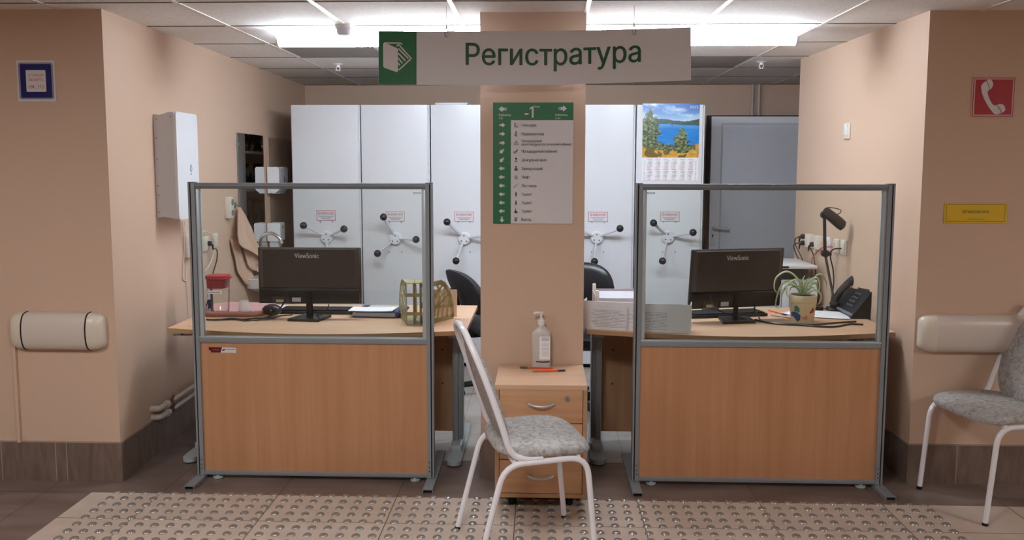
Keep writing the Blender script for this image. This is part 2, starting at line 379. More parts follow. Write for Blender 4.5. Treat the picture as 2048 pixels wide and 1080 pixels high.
for i, x in enumerate((-2.75, -.35, 4.1)):       # the corridor's own ceiling panels, over and behind the camera
    t = thing('ceiling_panel_light', 'square lit panel in the corridor ceiling ' + ('to the left', 'in the middle', 'to the right')[i], 'ceiling light', (x, 1.35, ZC))
    MB().box((0, 0, -.006), (.6, .6, .012), .002).obj('frame', 'whitep', t); MB().box((0, 0, -.013), (.55, .55, .003)).obj('diffuser', 'led', t)

t = thing('smoke_detector', 'round white smoke detector on the ceiling beside the left lamp', 'smoke detector', onz(689, 50, ZC))
MB().lathe([(.052, 0), (.052, -.018), (.047, -.022)], n=28).obj('base', 'whitep', t)
MB().lathe([(.046, -.022), (.044, -.04), (.034, -.052), (.012, -.055), (0, -.055)], n=28).obj('sensor_head', 'whites', t)
for px, py, s_ in ((676, 128, 'left of the hanging sign'), (1523, 123, 'right of the hanging sign')):
    t = thing('sprinkler', 'small white ceiling sprinkler ' + s_, 'sprinkler', onz(px, py, ZC), group='ceiling sprinklers')
    MB().lathe([(.034, 0), (.034, -.003), (.02, -.008), (.012, -.01), (.012, -.022)], n=18).obj('escutcheon', 'whitep', t)
    b = MB()
    for sx in (-1, 1): b.tube([(sx * .011, 0, -.02), (sx * .015, 0, -.035), (sx * .003, 0, -.047)], .003, 6)
    b.obj('yoke', 'whitep', t); MB().lathe([(.003, -.045), (.022, -.048), (.022, -.05), (0, -.05)], n=16).obj('deflector', 'whitep', t)

# ------------------------------------------------------------------ hanging sign
YS = 3.75
t = thing('hanging_sign', 'long white hanging sign with green folder emblem and green word, in front of the pillar', 'sign', (-.03, YS, 1.897))
top = [(757, 62), (840, 63), (1000, 62.5), (1160, 60.5), (1268, 58), (1382, 54.5)]; bot = [(757, 168), (840, 169.5), (960, 170.5), (1100, 169.5), (1268, 164.5), (1382, 160.5)]
def lerp(tab, x):
    for (a, ya), (b, yb) in zip(tab, tab[1:]):
        if x <= b: return ya + (yb - ya) * (x - a) / (b - a)
    return tab[-1][1]
def sgn(px, f, lift=0.):   # a point of the slightly warped board, f = 0 bottom edge .. 1 top edge
    p = at(px, lerp(bot, px) * (1 - f) + lerp(top, px) * f, YS); p.y -= lift; return p
def band(x0, x1, n, th, m, name):
    a = MB(); xs = [x0 + (x1 - x0) * i / n for i in range(n + 1)]
    q = [[sgn(x, 0, th[0]), sgn(x, 1, th[0]), sgn(x, 1, th[1]), sgn(x, 0, th[1])] for x in xs]
    a.add([p for r in q for p in r], [(i * 4 + j, i * 4 + (j + 1) % 4, i * 4 + 4 + (j + 1) % 4, i * 4 + 4 + j) for i in range(n) for j in range(4)] + [(3, 2, 1, 0), (n * 4, n * 4 + 1, n * 4 + 2, n * 4 + 3)])
    return a.obj(name, m, t, True, ang=30)
band(757, 1382, 24, (0, -.006), 'signw', 'board'); gp = band(757.6, 833, 4, (.0015, 0), 'green', 'emblem_panel')
def onsign(poly, m, name, par, lift, hole=None):   # poly in photo pixels on the board
    a = MB(); pts = [at(x, y, YS) for x, y in poly]; 
    a.add([p - V((0, lift, 0)) for p in pts], [tuple(range(len(pts)))]); return a.obj(name, m, par, True, smooth=False)
def strokes(segs, wd, m, name, par, lift):
    a = MB()
    for pl in segs:
        for (x0, y0), (x1, y1) in zip(pl, pl[1:]):
            d = math.hypot(x1 - x0, y1 - y0); nx, ny = -(y1 - y0) / d * wd / 2, (x1 - x0) / d * wd / 2; ex, ey = (x1 - x0) / d * wd * .3, (y1 - y0) / d * wd * .3
            a.add([at(x, y, YS) - V((0, lift, 0)) for x, y in ((x0 + nx - ex, y0 + ny - ey), (x1 + nx + ex, y1 + ny + ey), (x1 - nx + ex, y1 - ny + ey), (x0 - nx - ex, y0 - ny - ey))], [(0, 1, 2, 3)])
    return a.obj(name, m, par, True, smooth=False)
bx = lambda x, y: (560 + x * .2963, y * .2963)
onsign([bx(*p) for p in ((700, 292), (706, 288), (715, 292), (790, 325), (797, 336), (797, 482), (790, 488), (705, 458), (697, 448), (696, 300))], 'signw', 'folder_emblem', gp, .0025)
strokes([[bx(*p) for p in ((706, 291), (812, 291), (824, 300))], [bx(*p) for p in ((790, 310), (800, 300), (887, 395), (803, 472))],
         [bx(*p) for p in ((802, 330), (866, 394))], [bx(*p) for p in ((801, 362), (846, 409))], [bx(*p) for p in ((801, 395), (826, 426))], [bx(*p) for p in ((801, 428), (809, 440))]], 2.6, 'signw', 'page_emblem', gp, .0026)
word = 'Регистратура'; a = MB()
vs, fs, x0, x1, y0, y1 = glyphs(word)
def onword(x, y):
    px = 932 + (x - x0) / (x1 - x0) * (1281 - 932); base_y = lerp([(932, 129.5), (1105, 130.5), (1281, 123.5)], px)
    p = at(px, base_y - (y / .73) * 43.5, YS); p.y -= .0015; return p
for j, (bx_, by_) in enumerate(((-.013, 0), (.013, 0), (0, .008), (0, -.008))): a.add([onword(x + bx_, y + by_) - V((0, .00004 * j, 0)) for x, y in vs], fs)
a.obj('lettering', 'greend', t, True, smooth=False)
for px, s_ in ((893, 'left'), (1268, 'right')):
    yt = lerp(top, px); hk = MB(); lp = [at(px + dx, yt + dy, YS) - V((0, .006, 0)) for dx, dy in ((-2, -6), (-3.2, 6), (-2, 11), (2, 11), (3.2, 6), (2, -6))]
    hk.tube(lp, .0018, 6, closed=True); hk.tube([at(px, yt - 13, YS), at(px, yt - 5, YS) - V((0, .006, 0))], [.002, .004], 8); hk.obj('hook', 'steel', t, True)
    q = at(px, yt - 12, YS); MB().cyl(q, V((q.x, q.y, ZC)), .0009, 6).obj('wire', 'steel', t, True)

# ------------------------------------------------------------------ direction board on the pillar
YD = 3.884
P0, P1 = at(986, 205, YD), at(1147, 205, YD); WD = P1.x - P0.x; HD = P0.z - at(986, 447, YD).z
t = thing('directory_sign', 'green and white floor directory board on the pillar', 'sign', (P0.x + WD / 2, YD + .006, P0.z - HD))
def dp(px, py): return V((P0.x + (px - 986) / 161 * WD, YD, P0.z - (py - 205) / 242 * HD))   # board point from its photo pixel
U, W = V((1, 0, 0)), V((0, 0, 1))
MB().bb((P0.x, YD, P0.z - HD), (P1.x, YD + .006, P0.z)).obj('board', 'signw', t, True)
a = MB(); a.prism([(0, 0), (36 / 161 * WD, 0), (36 / 161 * WD, HD - 35 / 242 * HD), (WD, HD - 35 / 242 * HD), (WD, HD), (0, HD)], (P0.x, YD, P0.z - HD), U, W, .0008)
a.obj('green_panel', 'green', t, True, smooth=False)
def mk(name, m, lift=.0012): a = MB(); a.lift = lift; return a
def dtext(s_, px, py, h, width=None, m='ink', align='L', name='lettering'):
    a = MB(); k = WD / 161; a.text(s_, dp(px, py) - V((0, .0014, 0)), U, W, h * k, align=align, width=width * k if width else None); a.obj(name, m, t, True, smooth=False)
def darrow(px, py, ang, k=1.):
    a = MB(); c = dp(px, py) - V((0, .0014, 0)); s_ = WD / 161 * k; ca, sa = math.cos(ang), math.sin(ang)
    for poly in ([(-2, -2.2), (1, -2.2), (1, -4.6), (6.5, 0), (1, 4.6), (1, 2.2), (-2, 2.2)], [(-4, -2.2), (-2.6, -2.2), (-2.6, 2.2), (-4, 2.2)], [(-5.6, -2.2), (-5, -2.2), (-5, 2.2), (-5.6, 2.2)]):
        a.add([c + U * ((x * ca - y * sa) * s_) + W * ((x * sa + y * ca) * s_) for x, y in poly], [tuple(range(len(poly)))])
    a.obj('arrow', 'signw', t, True, smooth=False)
darrow(1006, 218, PI, 1.35); darrow(1125, 217, 0, 1.35)
dtext('-1', 1050, 223, 24, 17, 'signw'); dtext('Этаж', 1068, 213, 4.4, 12, 'signw')
dtext('Кабинеты', 998, 229.5, 4.6, 24, 'signw'); dtext('1-8', 998, 236, 3.9, 7, 'signw'); dtext('Кабинеты', 1111, 229.5, 4.6, 24, 'signw'); dtext('9-34', 1111, 236, 3.9, 10, 'signw')
rows = [(249.7, 'Гипсовая', 0, 29), (267.2, 'Перевязочная', 0, 45), (285, None, 0, 0), (301.5, 'Процедурный кабинет', 225, 72), (318.8, 'Дежурный врач', 225, 51), (336, 'Заведующий', 180, 42),
        (353.3, 'Лифт', 180, 17), (370.5, 'Лестница', 180, 30), (387.8, 'Туалет', 180, 21), (404.8, 'Туалет', 180, 21), (421.8, 'Туалет', 180, 21), (438.5, 'Выход', 270, 20)]
for py, s_, an, wd in rows:
    darrow(1004, py, math.radians(an))
    if s_: dtext(s_, 1043.5, py, 5.6, wd)
dtext('Процедурный', 1043.5, 281, 5.2, 40); dtext('рентгенодиагностический кабинет', 1043.5, 287.5, 5.2, 101)
K = WD / 161
def pict(shapes, py, m='icond'):
    a = MB(); c = dp(1032.5, py) - V((0, .0014, 0))
    for sh in shapes:
        if len(sh) == 3 and not isinstance(sh[0], tuple): poly = [(sh[0] + sh[2] * math.cos(i * PI / 6), sh[1] + sh[2] * math.sin(i * PI / 6)) for i in range(12)]
        else: poly = sh
        a.add([c + U * (x * K) + W * (y * K) for x, y in poly], [tuple(range(len(poly)))])
    a.obj('pictogram', m, t, True, smooth=False)
R4 = lambda x0, y0, x1, y1: [(x0, y0), (x1, y0), (x1, y1), (x0, y1)]
pict([[(-4, 4.5), (-.5, 4.5), (-.2, -1), (5, -3.8), (5, -4.3), (-4, -4.3)]], rows[0][0], 'icong')
pict([(0, 3.2, 1.7), R4(-2.8, -4.5, -1, .8), R4(-.5, -4.5, 2.5, -3), R4(-.5, -2.2, 1, .8)], rows[1][0])
pict([R4(-4.5, -4.2, 4.5, -3.5), R4(-4.5, -4.2, -3.8, 1), R4(3.8, -4.2, 4.5, 1), R4(-4.5, .4, 4.5, 1), R4(-.7, 1, .7, 4.4), R4(-2, -2, 2, -1)], rows[2][0])
pict([R4(-5, -4.5, -3.4, 0), [(-1.5, -4), (1, -1.5), (4.8, 4.4), (3, 3.6), (-.8, -.2)], [(-2, -4.6), (-1.2, -4.2), (.2, 1.6), (-.6, 1.4)]], rows[3][0])
pict([(0, 2.2, 2.1), R4(-2.6, -4.4, 2.6, -1), R4(-1.4, .5, 1.4, 4.5)], rows[4][0], 'icong')
pict([(0, 3, 1.9), [(-3, -4.4), (3, -4.4), (3, .2), (1.2, .8), (0, -.8), (-1.2, .8), (-3, .2)]], rows[5][0])
pict([R4(-3.3, -3.6, 3.3, -2), R4(-3.3, -3.6, -2.6, 2.6), R4(2.6, -3.6, 3.3, 2.6), R4(-3.3, 2, 3.3, 2.7), (0, 0, 1.8), [(-1, 3.4), (1, 3.4), (0, 5)], [(-1, -4.2), (1, -4.2), (0, -5.4)]], rows[6][0], 'icong')
pict([R4(-4.5, -4.5, -3.5, -1.7), R4(-3.5, -2.4, -.8, -1.7), R4(-1.5, -1.7, -.8, .8), R4(-1.5, .2, 1.4, .8), R4(.8, .8, 1.4, 3.6), R4(.8, 3.2, 4.5, 3.8)], rows[7][0])
pict([(0, 3.8, 1), R4(-1.6, -1.2, 1.6, 2.6), R4(-1.1, -4.6, -.1, -1), R4(.1, -4.6, 1.1, -1)], rows[8][0])
pict([(0, 3.8, 1), [(-.9, 2.6), (.9, 2.6), (2, -1.6), (-2, -1.6)], R4(-1, -4.6, -.1, -1.6), R4(.1, -4.6, 1, -1.6)], rows[9][0])
pict([(-.8, 4.2, .9), (-.6, -1.6, 2.8), [(-1.6, 3), (0, 3), (.4, 0), (4.4, -3.4), (3.4, -4), (0, -1)]], rows[10][0])
pict([R4(-2.8, -4.4, -2, 4.4), R4(-2.8, 3.6, 2.8, 4.4), R4(2, 0, 2.8, 4.4), (.2, 2.2, 1), [(-1.6, .8), (1.6, .8), (.4, -1.4), (2.4, -4.2), (1, -4.2), (-1.8, -1.6)], R4(-2, -4.4, 0, -3.6)], rows[11][0])

# ------------------------------------------------------------------ glazed partitions
def partition(label, xL, xR, Y, sticker=False):
    t = thing('glazed_partition', label, 'partition', ((xL + xR) / 2, Y, 0), group='partitions in front of the desks')
    wd = xR - xL; h = 1.445; z0 = .022; pw = .032
    for s in (-1, 1):
        x = s * (wd / 2 - pw / 2); a = MB()
        # extruded post: two light flanges with a dark groove between, open towards the outer side
        gx = s * .005; poly = [(-pw / 2, -.02), (gx - .003, -.02), (gx - .003, -.010), (gx + .003, -.010), (gx + .003, -.02), (pw / 2, -.02), (pw / 2, .02), (-pw / 2, .02)]
        a.prism([(x + p, q) for p, q in poly], (0, 0, z0), (1, 0, 0), (0, 1, 0), h - z0)
        p_ = a.obj('post', 'alu', t)
        g_ = MB(); g_.box((x + s * .005, -.0125, (h + z0) / 2), (.006, .006, h - z0 - .012)); g_.obj('groove_seal', 'rubber', p_)
        c_ = MB(); c_.box((x, 0, h + .002), (pw, .042, .004), .0015); c_.obj('post_cap', 'aludark', p_)
        [MB().cyl((x - s * .007, -.021, zz), (x - s * .007, -.0195, zz), .0028, 8).obj('rivet', 'rubber', p_) for zz in (.075, .055, .10)]
        ft = MB(); ft.prism([(-.024, 0), (-.021, 0), (-.021, .016), (.021, .016), (.021, 0), (.024, 0), (.024, .017), (.02, .02), (-.02, .02), (-.024, .017)], (s * (wd / 2 - .014) , -.155, 0), (1, 0, 0), (0, 0, 1), -.53)
        f_ = ft.obj('foot', 'alu', t); b_ = MB(); b_.box((s * (wd / 2 - .014), .1, .0075), (.04, .49, .013)); b_.obj('foot_core', 'rubber', f_)
    iw = wd - 2 * pw
    def rail(z0_, z1_, name, m='alu', lip=True):
        a = MB(); a.box((0, 0, (z0_ + z1_) / 2), (iw, .036, z1_ - z0_), .002); o = a.obj(name, m, t)
        return o
    tr = rail(h - .028, h, 'top_rail', 'aludark'); a = MB(); a.box((0, -.0005, h - .012), (iw, .038, .004)); a.obj('rail_rib', 'alu', tr)
    mr = rail(.678, .704, 'middle_rail'); a = MB(); a.box((0, -.006, .7055), (iw, .03, .006), .002); a.obj('glazing_bead', 'alul', mr)
    rail(z0, .042, 'bottom_rail')
    for s in (-1, 1):   # inner glazing strips beside the pane
        a = MB(); a.box((s * (iw / 2 - .0095), 0, (h + .704) / 2 - .014), (.019, .024, h - .704 - .028), .002); a.obj('glazing_strip', 'alul', t)
    MB().box((0, 0, (h + .704) / 2 - .014), (iw - .038, .005, h - .704 - .024)).obj('glass_pane', 'glass', t, smooth=False)
    pn = MB().box((0, 0, (.042 + .678) / 2), (iw, .018, .636)).obj('panel', 'beechv', t, smooth=False)
    for dx in (-.5, .5):
        a = MB(); a.lathe([(.02, 0), (.024, .004), (.024, .012), (.012, .014), (.008, .023)], (dx * (wd - .19), 0, 0), 18); a.obj('glide', 'alul', t)
    if sticker:
        k = .00233 * .94; o = at(445, 700, Y - .0093); a = MB()
        f = lambda x, y: ((x - 1060) * .00233 * .0439 * .97, -(y - 460) * .00233 * .0439 * .97)
        q = MB(); q.prism([f(*p) for p in ((385, 325), (1045, 330), (955, 585), (500, 585), (475, 500), (385, 450))], o, U, W, .0004, 0)
        q.prism([f(*p) for p in ((1050, 335), (1725, 345), (1725, 605), (960, 590))], o, U, W, .0004, 1)
        q.prism([f(*p) for p in ((1075, 415), (1210, 412), (1190, 460), (1030, 520))], o - V((0, .0003, 0)), U, W, .0002, 0)
        q.prism([f(*p) for p in ((1240, 425), (1680, 425), (1680, 445), (1240, 445))], o - V((0, .0003, 0)), U, W, .0002, 2)
        q.prism([f(*p) for p in ((560, 440), (930, 440), (920, 472), (560, 472))], o - V((0, .0003, 0)), U, W, .0002, 3)
        st = q.obj('sticker', ['marron', 'signw', 'ink', 'redt'], t, True, smooth=False); st['label'] = 'small maroon and white sticker on the panel'
    return t
partition('grey framed partition with clear glass over a beech panel, left, maroon sticker in its corner', -1.664, -.504, 3.83, True)
partition('grey framed partition with clear glass over a plain beech panel, right of the pillar', .447, 1.632, 3.83)

# ------------------------------------------------------------------ desks
ZD = .712
def desk(label, xL, xR, yF, bow, yB, inner):
    t = thing('office_desk', label, 'desk', ((xL + xR) / 2, (yF + yB) / 2, 0), group='desks behind the partitions')
    cx, cy = t.matrix_basis.translation.x, t.matrix_basis.translation.y; hw = (xR - xL) / 2; n = 24
    front = [(-hw + 2 * hw * i / n, yF - cy - bow * math.sin(PI * i / n) ** 1.0) for i in range(n + 1)]
    poly = front + [(hw, yB - cy), (-hw, yB - cy)]
    a = MB(); a.prism(poly, (0, 0, ZD - .022), (1, 0, 0), (0, 1, 0), .022)
    a.m = [0 if abs(f_n) else 1 for f_n in [1] * len(a.f)]
    for i, f in enumerate(a.f):
        zs = {round(a.v[j].z, 4) for j in f}; a.m[i] = 1 if len(zs) > 1 else 0
    a.obj('tabletop', ['beech', 'beeche'], t, smooth=False)
    for s in (-1, 1):
        x = s * (hw - .07); yb = yB - cy - .06; yf = yF - cy + .02
        a = MB(); a.box((x, yf + .30, .36), (.05, .09, .62), .004); a.box((x - s * .012, yf + .30, .36), (.03, .15, .6), .004); a.box((x, yf + .28, ZD - .036), (.055, .5, .028), .004)
        lg = a.obj('leg', 'alu', t)
        f = MB(); prof = rrect(.075, yb - yf, .036, 5, x, (yf + yb) / 2); f.prism(prof, (0, 0, .008), (1, 0, 0), (0, 1, 0), .022)
        f.box((x, yf + .3, .045), (.06, .3, .04), .012); f.obj('foot', 'alul', lg)
        [MB().cyl((x, yy, 0), (x, yy, .01), .02, 12).obj('glide', 'rubber', lg) for yy in (yf + .05, yb - .05)]
    a = MB(); a.box((0, .06, .36), (2 * hw - .22, .018, .60)); mp = a.obj('modesty_panel', 'beechd', t, smooth=False)
    for s in (-1, 1):
        for zz in (.52, .33): MB().cyl((s * (hw - .17), .049, zz), (s * (hw - .17), .052, zz), .006, 12).obj('screw_cover', 'brass', mp)
    return t
desk('beech desk with a bowed front behind the left partition, pink tray on it', -1.868, -.362, 3.985, .115, 4.72, 1)
desk('beech desk with a bowed front behind the right partition, potted plant on it', .236, 1.76, 4.035, .135, 4.73, -1)
a = thing('cable_clip', 'small dark clip under the front edge of the left desk', 'clip', at(356, 668, 4.0))
MB().box((0, 0, -.004), (.045, .02, .008), .002).obj('clip_body', 'aludark', a)

# ------------------------------------------------------------------ drawer pedestal with bottle and pens
PX0, PX1, PF, PB, PT = -.193, .2125, 3.50, 3.872, .572
t = thing('drawer_pedestal', 'low beech drawer pedestal on castors in front of the pillar', 'drawer unit', ((PX0 + PX1) / 2, PF, 0))
pw = PX1 - PX0; pd = PB - PF; hw = pw / 2; e = .018
a = MB(); a.box((0, pd / 2, PT - .011), (pw, pd, .022), .001); a.obj('top', ['beech'], t)
a = MB()
for s in (-1, 1): a.box((s * (hw - e / 2), pd / 2, (.062 + PT - .022) / 2), (e, pd, PT - .084))
a.box((0, pd / 2, .062 + .009), (pw - 2 * e, pd, .018)); a.box((0, pd - .006, .32), (pw - 2 * e, .01, .46)); a.obj('carcass', 'beeche', t)
zs = [(.082, .232), (.236, .398), (.402, .558)]
for k, (z0, z1) in enumerate(zs):
    a = MB(); a.box((0, .011, (z0 + z1) / 2), (pw - 2 * e - .004, .018, z1 - z0), .0012); d = a.obj('drawer', 'beechf', t)
    b = MB(); b.box((0, .2, (z0 + z1) / 2), (pw - .08, .34, (z1 - z0) * .7)); b.obj('drawer_box', 'beeche', d)
    zc = (z0 + z1) / 2 - (.0 if k < 2 else -.0)
    zc = z1 - .075
    hnd = MB(); hnd.tube([(-.056 + .112 * i / 12, -.003 - .02 * math.sin(PI * i / 12) ** .6, zc + .006 - .008 * math.sin(PI * i / 12)) for i in range(13)], [.0055 - .001 * math.sin(PI * i / 12) for i in range(13)], 8); hnd.obj('handle', 'alul', d)
    if k == 2:
        l_ = MB(); l_.cyl((.115, -.0045, z1 - .045), (.115, .004, z1 - .045), .0115, 20); lo = l_.obj('lock', 'steel', d); l_ = MB(); l_.box((.115, -.0048, z1 - .045), (.0025, .002, .01)); l_.obj('keyhole', 'rubber', d)
for sx in (-1, 1):
    for yy in (.075, pd - .06):
        a = MB(); a.lathe([(.0001, -.012), (.027, -.012), (.03, -.008), (.03, .008), (.027, .012), (.0001, .012)], (sx * (hw - .075), yy, .03), 18, axis=V((1, .25 * sx, 0))); a.box((sx * (hw - .075), yy, .05), (.034, .04, .022), .004); a.obj('castor', 'rubber', t)
bp = (.010, 3.838)
t = thing('sanitizer_bottle', 'clear plastic pump bottle of hand sanitizer standing on the drawer pedestal', 'bottle', (*bp, PT))
a = MB()
def ring(z, wx, wy, r): return [(x, y, z) for x, y in rrect(wx, wy, r, 4)]
prof = [(0, .086, .05, .012), (.004, .09, .054, .013), (.15, .092, .056, .013), (.168, .088, .054, .014), (.19, .05, .042, .018), (.198, .03, .03, .0145), (.206, .028, .028, .0135)]
rs = [ring(*p) for p in prof]; n = len(rs[0]); a.add([p for r in rs for p in r], [(i * n + j, i * n + (j + 1) % n, (i + 1) * n + (j + 1) % n, (i + 1) * n + j) for i in range(len(rs) - 1) for j in range(n)] + [tuple(range(n - 1, -1, -1)), tuple((len(rs) - 1) * n + j for j in range(n))])
b = a.obj('bottle', 'bottle', t)
a = MB(); a.lathe([(.016, .2), (.017, .203), (.017, .222), (.012, .225), (.012, .232), (.0055, .234), (.0055, .252), (.011, .254), (.011, .262), (.006, .265), (0, .265)], n=18); a.tube(fillet([(0, 0, .259), (-.028, -.004, .26), (-.036, -.005, .254)], .008), [.006] * 7 + [.0045], 8); a.obj('pump', 'whitep', t)
a = MB(); a.box((.017, -.0283, .095), (.05, .0006, .11)); lb = a.obj('label', 'paper', t, smooth=False); lb['label'] = 'printed white label'
a = MB(); a.box((.02, -.0288, .138), (.036, .0004, .018), m=0); a.prism([(-.03, -.008), (.0, -.012), (.034, -.009), (.034, -.003), (.0, -.006), (-.03, -.003)], (.006, -.0287, .036), (1, 0, 0), (0, 0, 1), .0004, 1)
for k in range(11): a.box((.02, -.0288, .118 - .006 * k), (.034, .0004, .0018), m=2)
a.obj('print', ['lblb', 'navy', 'paperb'], lb, smooth=False)
def pen(label, p, q, z, capfirst):
    p = V((*p, z + .004)); q = V((*q, z + .004)); t = thing('ballpoint_pen', label, 'pen', ((p + q) / 2) * 1, group='orange pens'); d = (q - p).normalized(); L = .145
    c = (p + q) / 2; p = c - d * L / 2; q = c + d * L / 2
    a = MB(); a.tube([p, p + d * .112], .004, 6); a.tube([p + d * -.0, p - d * .006, p - d * .016], [.0038, .003, .001], 6); a.obj('barrel', 'orange', t, True)
    a = MB(); a.tube([q - d * .036, q - d * .002, q], [.0046, .0042, .002], 8); a.tube([q - d * .006 + V((0, -.0045, .001)), q - d * .034 + V((0, -.0055, .001))], .0016, 5); a.obj('cap', 'navy', t, True)
u2 = lambda x, y: V((at(x, y, PF + (776 - y) / 54 * .372).x, PF + (776 - y) / 54 * .372))
pen('orange pen with blue cap to the left, lying nearer the bottle on the pedestal', u2(1099, 734), u2(1042, 733), PT, 0)
pen('orange pen with blue cap to the right, lying nearer the front edge of the pedestal', u2(1073, 743), u2(1127, 740), PT, 0)

# ------------------------------------------------------------------ upholstered chairs with white tube frames
def chair(label, loc, rz):
    t = thing('upholstered_chair', label, 'chair', loc, rz, 'marbled chairs with white tube frames')
    r = .0115
    for s in (-1, 1):
        y = s * .205
        pts = fillet([(-.236, y, .003), (-.128, y, .418), (.195, y, .425), (.236, y, .003)], .075, 6)
        a = MB(); a.tube(pts, r, 10); f = a.obj('leg_frame', 'frame', t)
        [MB().tube([(x, y, 0), (x, y, .014)], .0128, 10).obj('foot_cap', 'rubber', f) for x in (-.2355, .2355)]
    [MB().tube([(x, -.205, z), (x, .205, z)], .009, 8).obj('crossbar', 'frame', t) for x, z in ((-.09, .424), (.16, .427))]
    # back hoop: rises from the seat rear, leans back, closes in a round top
    half = [(.02, .2, .432), (-.06, .2, .437), (-.105, .2, .47), (-.135, .198, .56), (-.175, .192, .68), (-.215, .178, .79), (-.243, .145, .865), (-.255, .085, .905), (-.258, 0, .918)]
    pts = spline(half, 5) + [V((p.x, -p.y, p.z)) for p in spline(half, 5)[::-1][1:]]
    a = MB(); a.tube(pts, .0125, 10); a.obj('back_hoop', 'frame', t)
    # back pad: rounded outline following the hoop, padded in front, flat behind
    def pad(u, v):   # u 0..1 round, v rings
        pass
    a = MB(); n = 40; rings = []
    for k, (sc_, off) in enumerate(((0.02, .0), (.5, .0), (.88, .001), (1., .006), (1.0, .02), (.93, .032), (.6, .042), (.02, .046))):
        rg = []
        for i in range(n):
            t_ = 2 * PI * i / n; cs, sn = math.cos(t_), math.sin(t_)
            yy = .172 * math.copysign(abs(cs) ** .75, cs); zz = .66 + .205 * math.copysign(abs(sn) ** .8, sn)
            yy *= (1 - .25 * max(0, (zz - .70)) / .165)
            y_, z_ = yy * sc_, .66 + (zz - .66) * sc_
            x_ = -.135 - (z_ - .56) * .335 - .006 + off
            rg.append((x_, y_, z_))
        rings.append(rg)
    a.add([p for r_ in rings for p in r_], [(i * n + j, i * n + (j + 1) % n, (i + 1) * n + (j + 1) % n, (i + 1) * n + j) for i in range(len(rings) - 1) for j in range(n)] + [tuple(range(n - 1, -1, -1)), tuple((len(rings) - 1) * n + j for j in range(n))])
    a.obj('backrest', 'fab', t, ang=60)
    # seat cushion
    a = MB(); n = 48; rings = []
    for sc_, z in ((.02, .436), (.9, .436), (.985, .440), (1., .449), (.99, .460), (.95, .470), (.85, .477), (.5, .482), (.02, .483)):
        rg = []
        for i in range(n):
            t_ = 2 * PI * i / n; cs, sn = math.cos(t_), math.sin(t_)
            x = .045 + .19 * math.copysign(abs(cs) ** .5, cs); y = .212 * math.copysign(abs(sn) ** .55, sn) * (1 + .06 * cs)
            rg.append((.045 + (x - .045) * sc_, y * sc_, z - .014 * max(0, (x - .045) / .19) ** 3 * sc_))
        rings.append(rg)
    a.add([p for r_ in rings for p in r_], [(i * n + j, i * n + (j + 1) % n, (i + 1) * n + (j + 1) % n, (i + 1) * n + j) for i in range(len(rings) - 1) for j in range(n)] + [tuple(range(n - 1, -1, -1)), tuple((len(rings) - 1) * n + j for j in range(n))])
    a.obj('seat', 'fab', t, ang=60)
    return t
def chair_at(label, rear, front):
    rear, front = V(rear), V(front); d = (front - rear).normalized(); side = V((d.y, -d.x))   # towards the near pair of legs when facing right
    return d, side
d = V((.45, .127)).normalized(); mid = (V((-.339, 3.338)) + V((.111, 3.465))) / 2; c = mid + V((d.y, -d.x)) * .205 + V((0, -.03))
chair('marbled grey chair with white tube frame in front of the drawer pedestal', (c.x, c.y, 0), math.atan2(d.y, d.x))
d = V((-.44, -.104)).normalized(); mid = (V((1.823, 3.827)) + V((2.263, 3.931))) / 2; c = mid + V((-d.y, d.x)) * .205
chair('marbled grey chair with white tube frame at the right edge, under the yellow sign', (c.x, c.y, 0), math.atan2(d.y, d.x))

# ------------------------------------------------------------------ tactile studs
S = .0675; studs = []
def stud_mesh(half):
    a = MB(); prof = [(.0185, 0), (.018, .002), (.0162, .0047), (.0132, .0066), (.0092, .0079), (.0048, .0086), (0, .0088)]
    if half: a.lathe(prof, n=12, a0=PI, a1=2 * PI)
    else: a.lathe(prof, n=20)
    return a
first = None
cells = [(r, c) for r in range(0, 9) for c in range(56)]
pos = {(r, c): V(((-29.16 + c) * S, (53.74 - r) * S, .002)) for r, c in cells}
vis = []
for rc in cells:
    d = RC.transposed() @ (pos[rc] - EYE); px, py = 1024 + F * d.x / d.y, CY - F * d.z / d.y
    if rc[0] > 0 and 0 < px < 2048 and py < 1082: vis.append((d.y, rc))
vis.sort(); near = [rc for _, rc in vis[:300]]
for rc in near:
    if first is None: first = stud_mesh(False).obj('tactile_stud', 'steel'); o = first
    else: o = first.copy(); col.objects.link(o)
    o.location = pos[rc]; tag(o, 'round steel tactile stud set in the beige paving strip', 'tactile stud', 'tactile studs in the paving strip')
rest = MB(); src = stud_mesh(False); hs = stud_mesh(True)
for rc in cells:
    if rc in set(near): continue
    s_ = hs if rc[0] == 0 else src; rest.add([v + pos[rc] for v in s_.v], s_.f)
o = rest.obj('tactile_studs', 'steel'); tag(o, 'rows of steel tactile studs farthest from the viewer, along the dark floor edge', 'tactile studs'); o['kind'] = 'stuff'

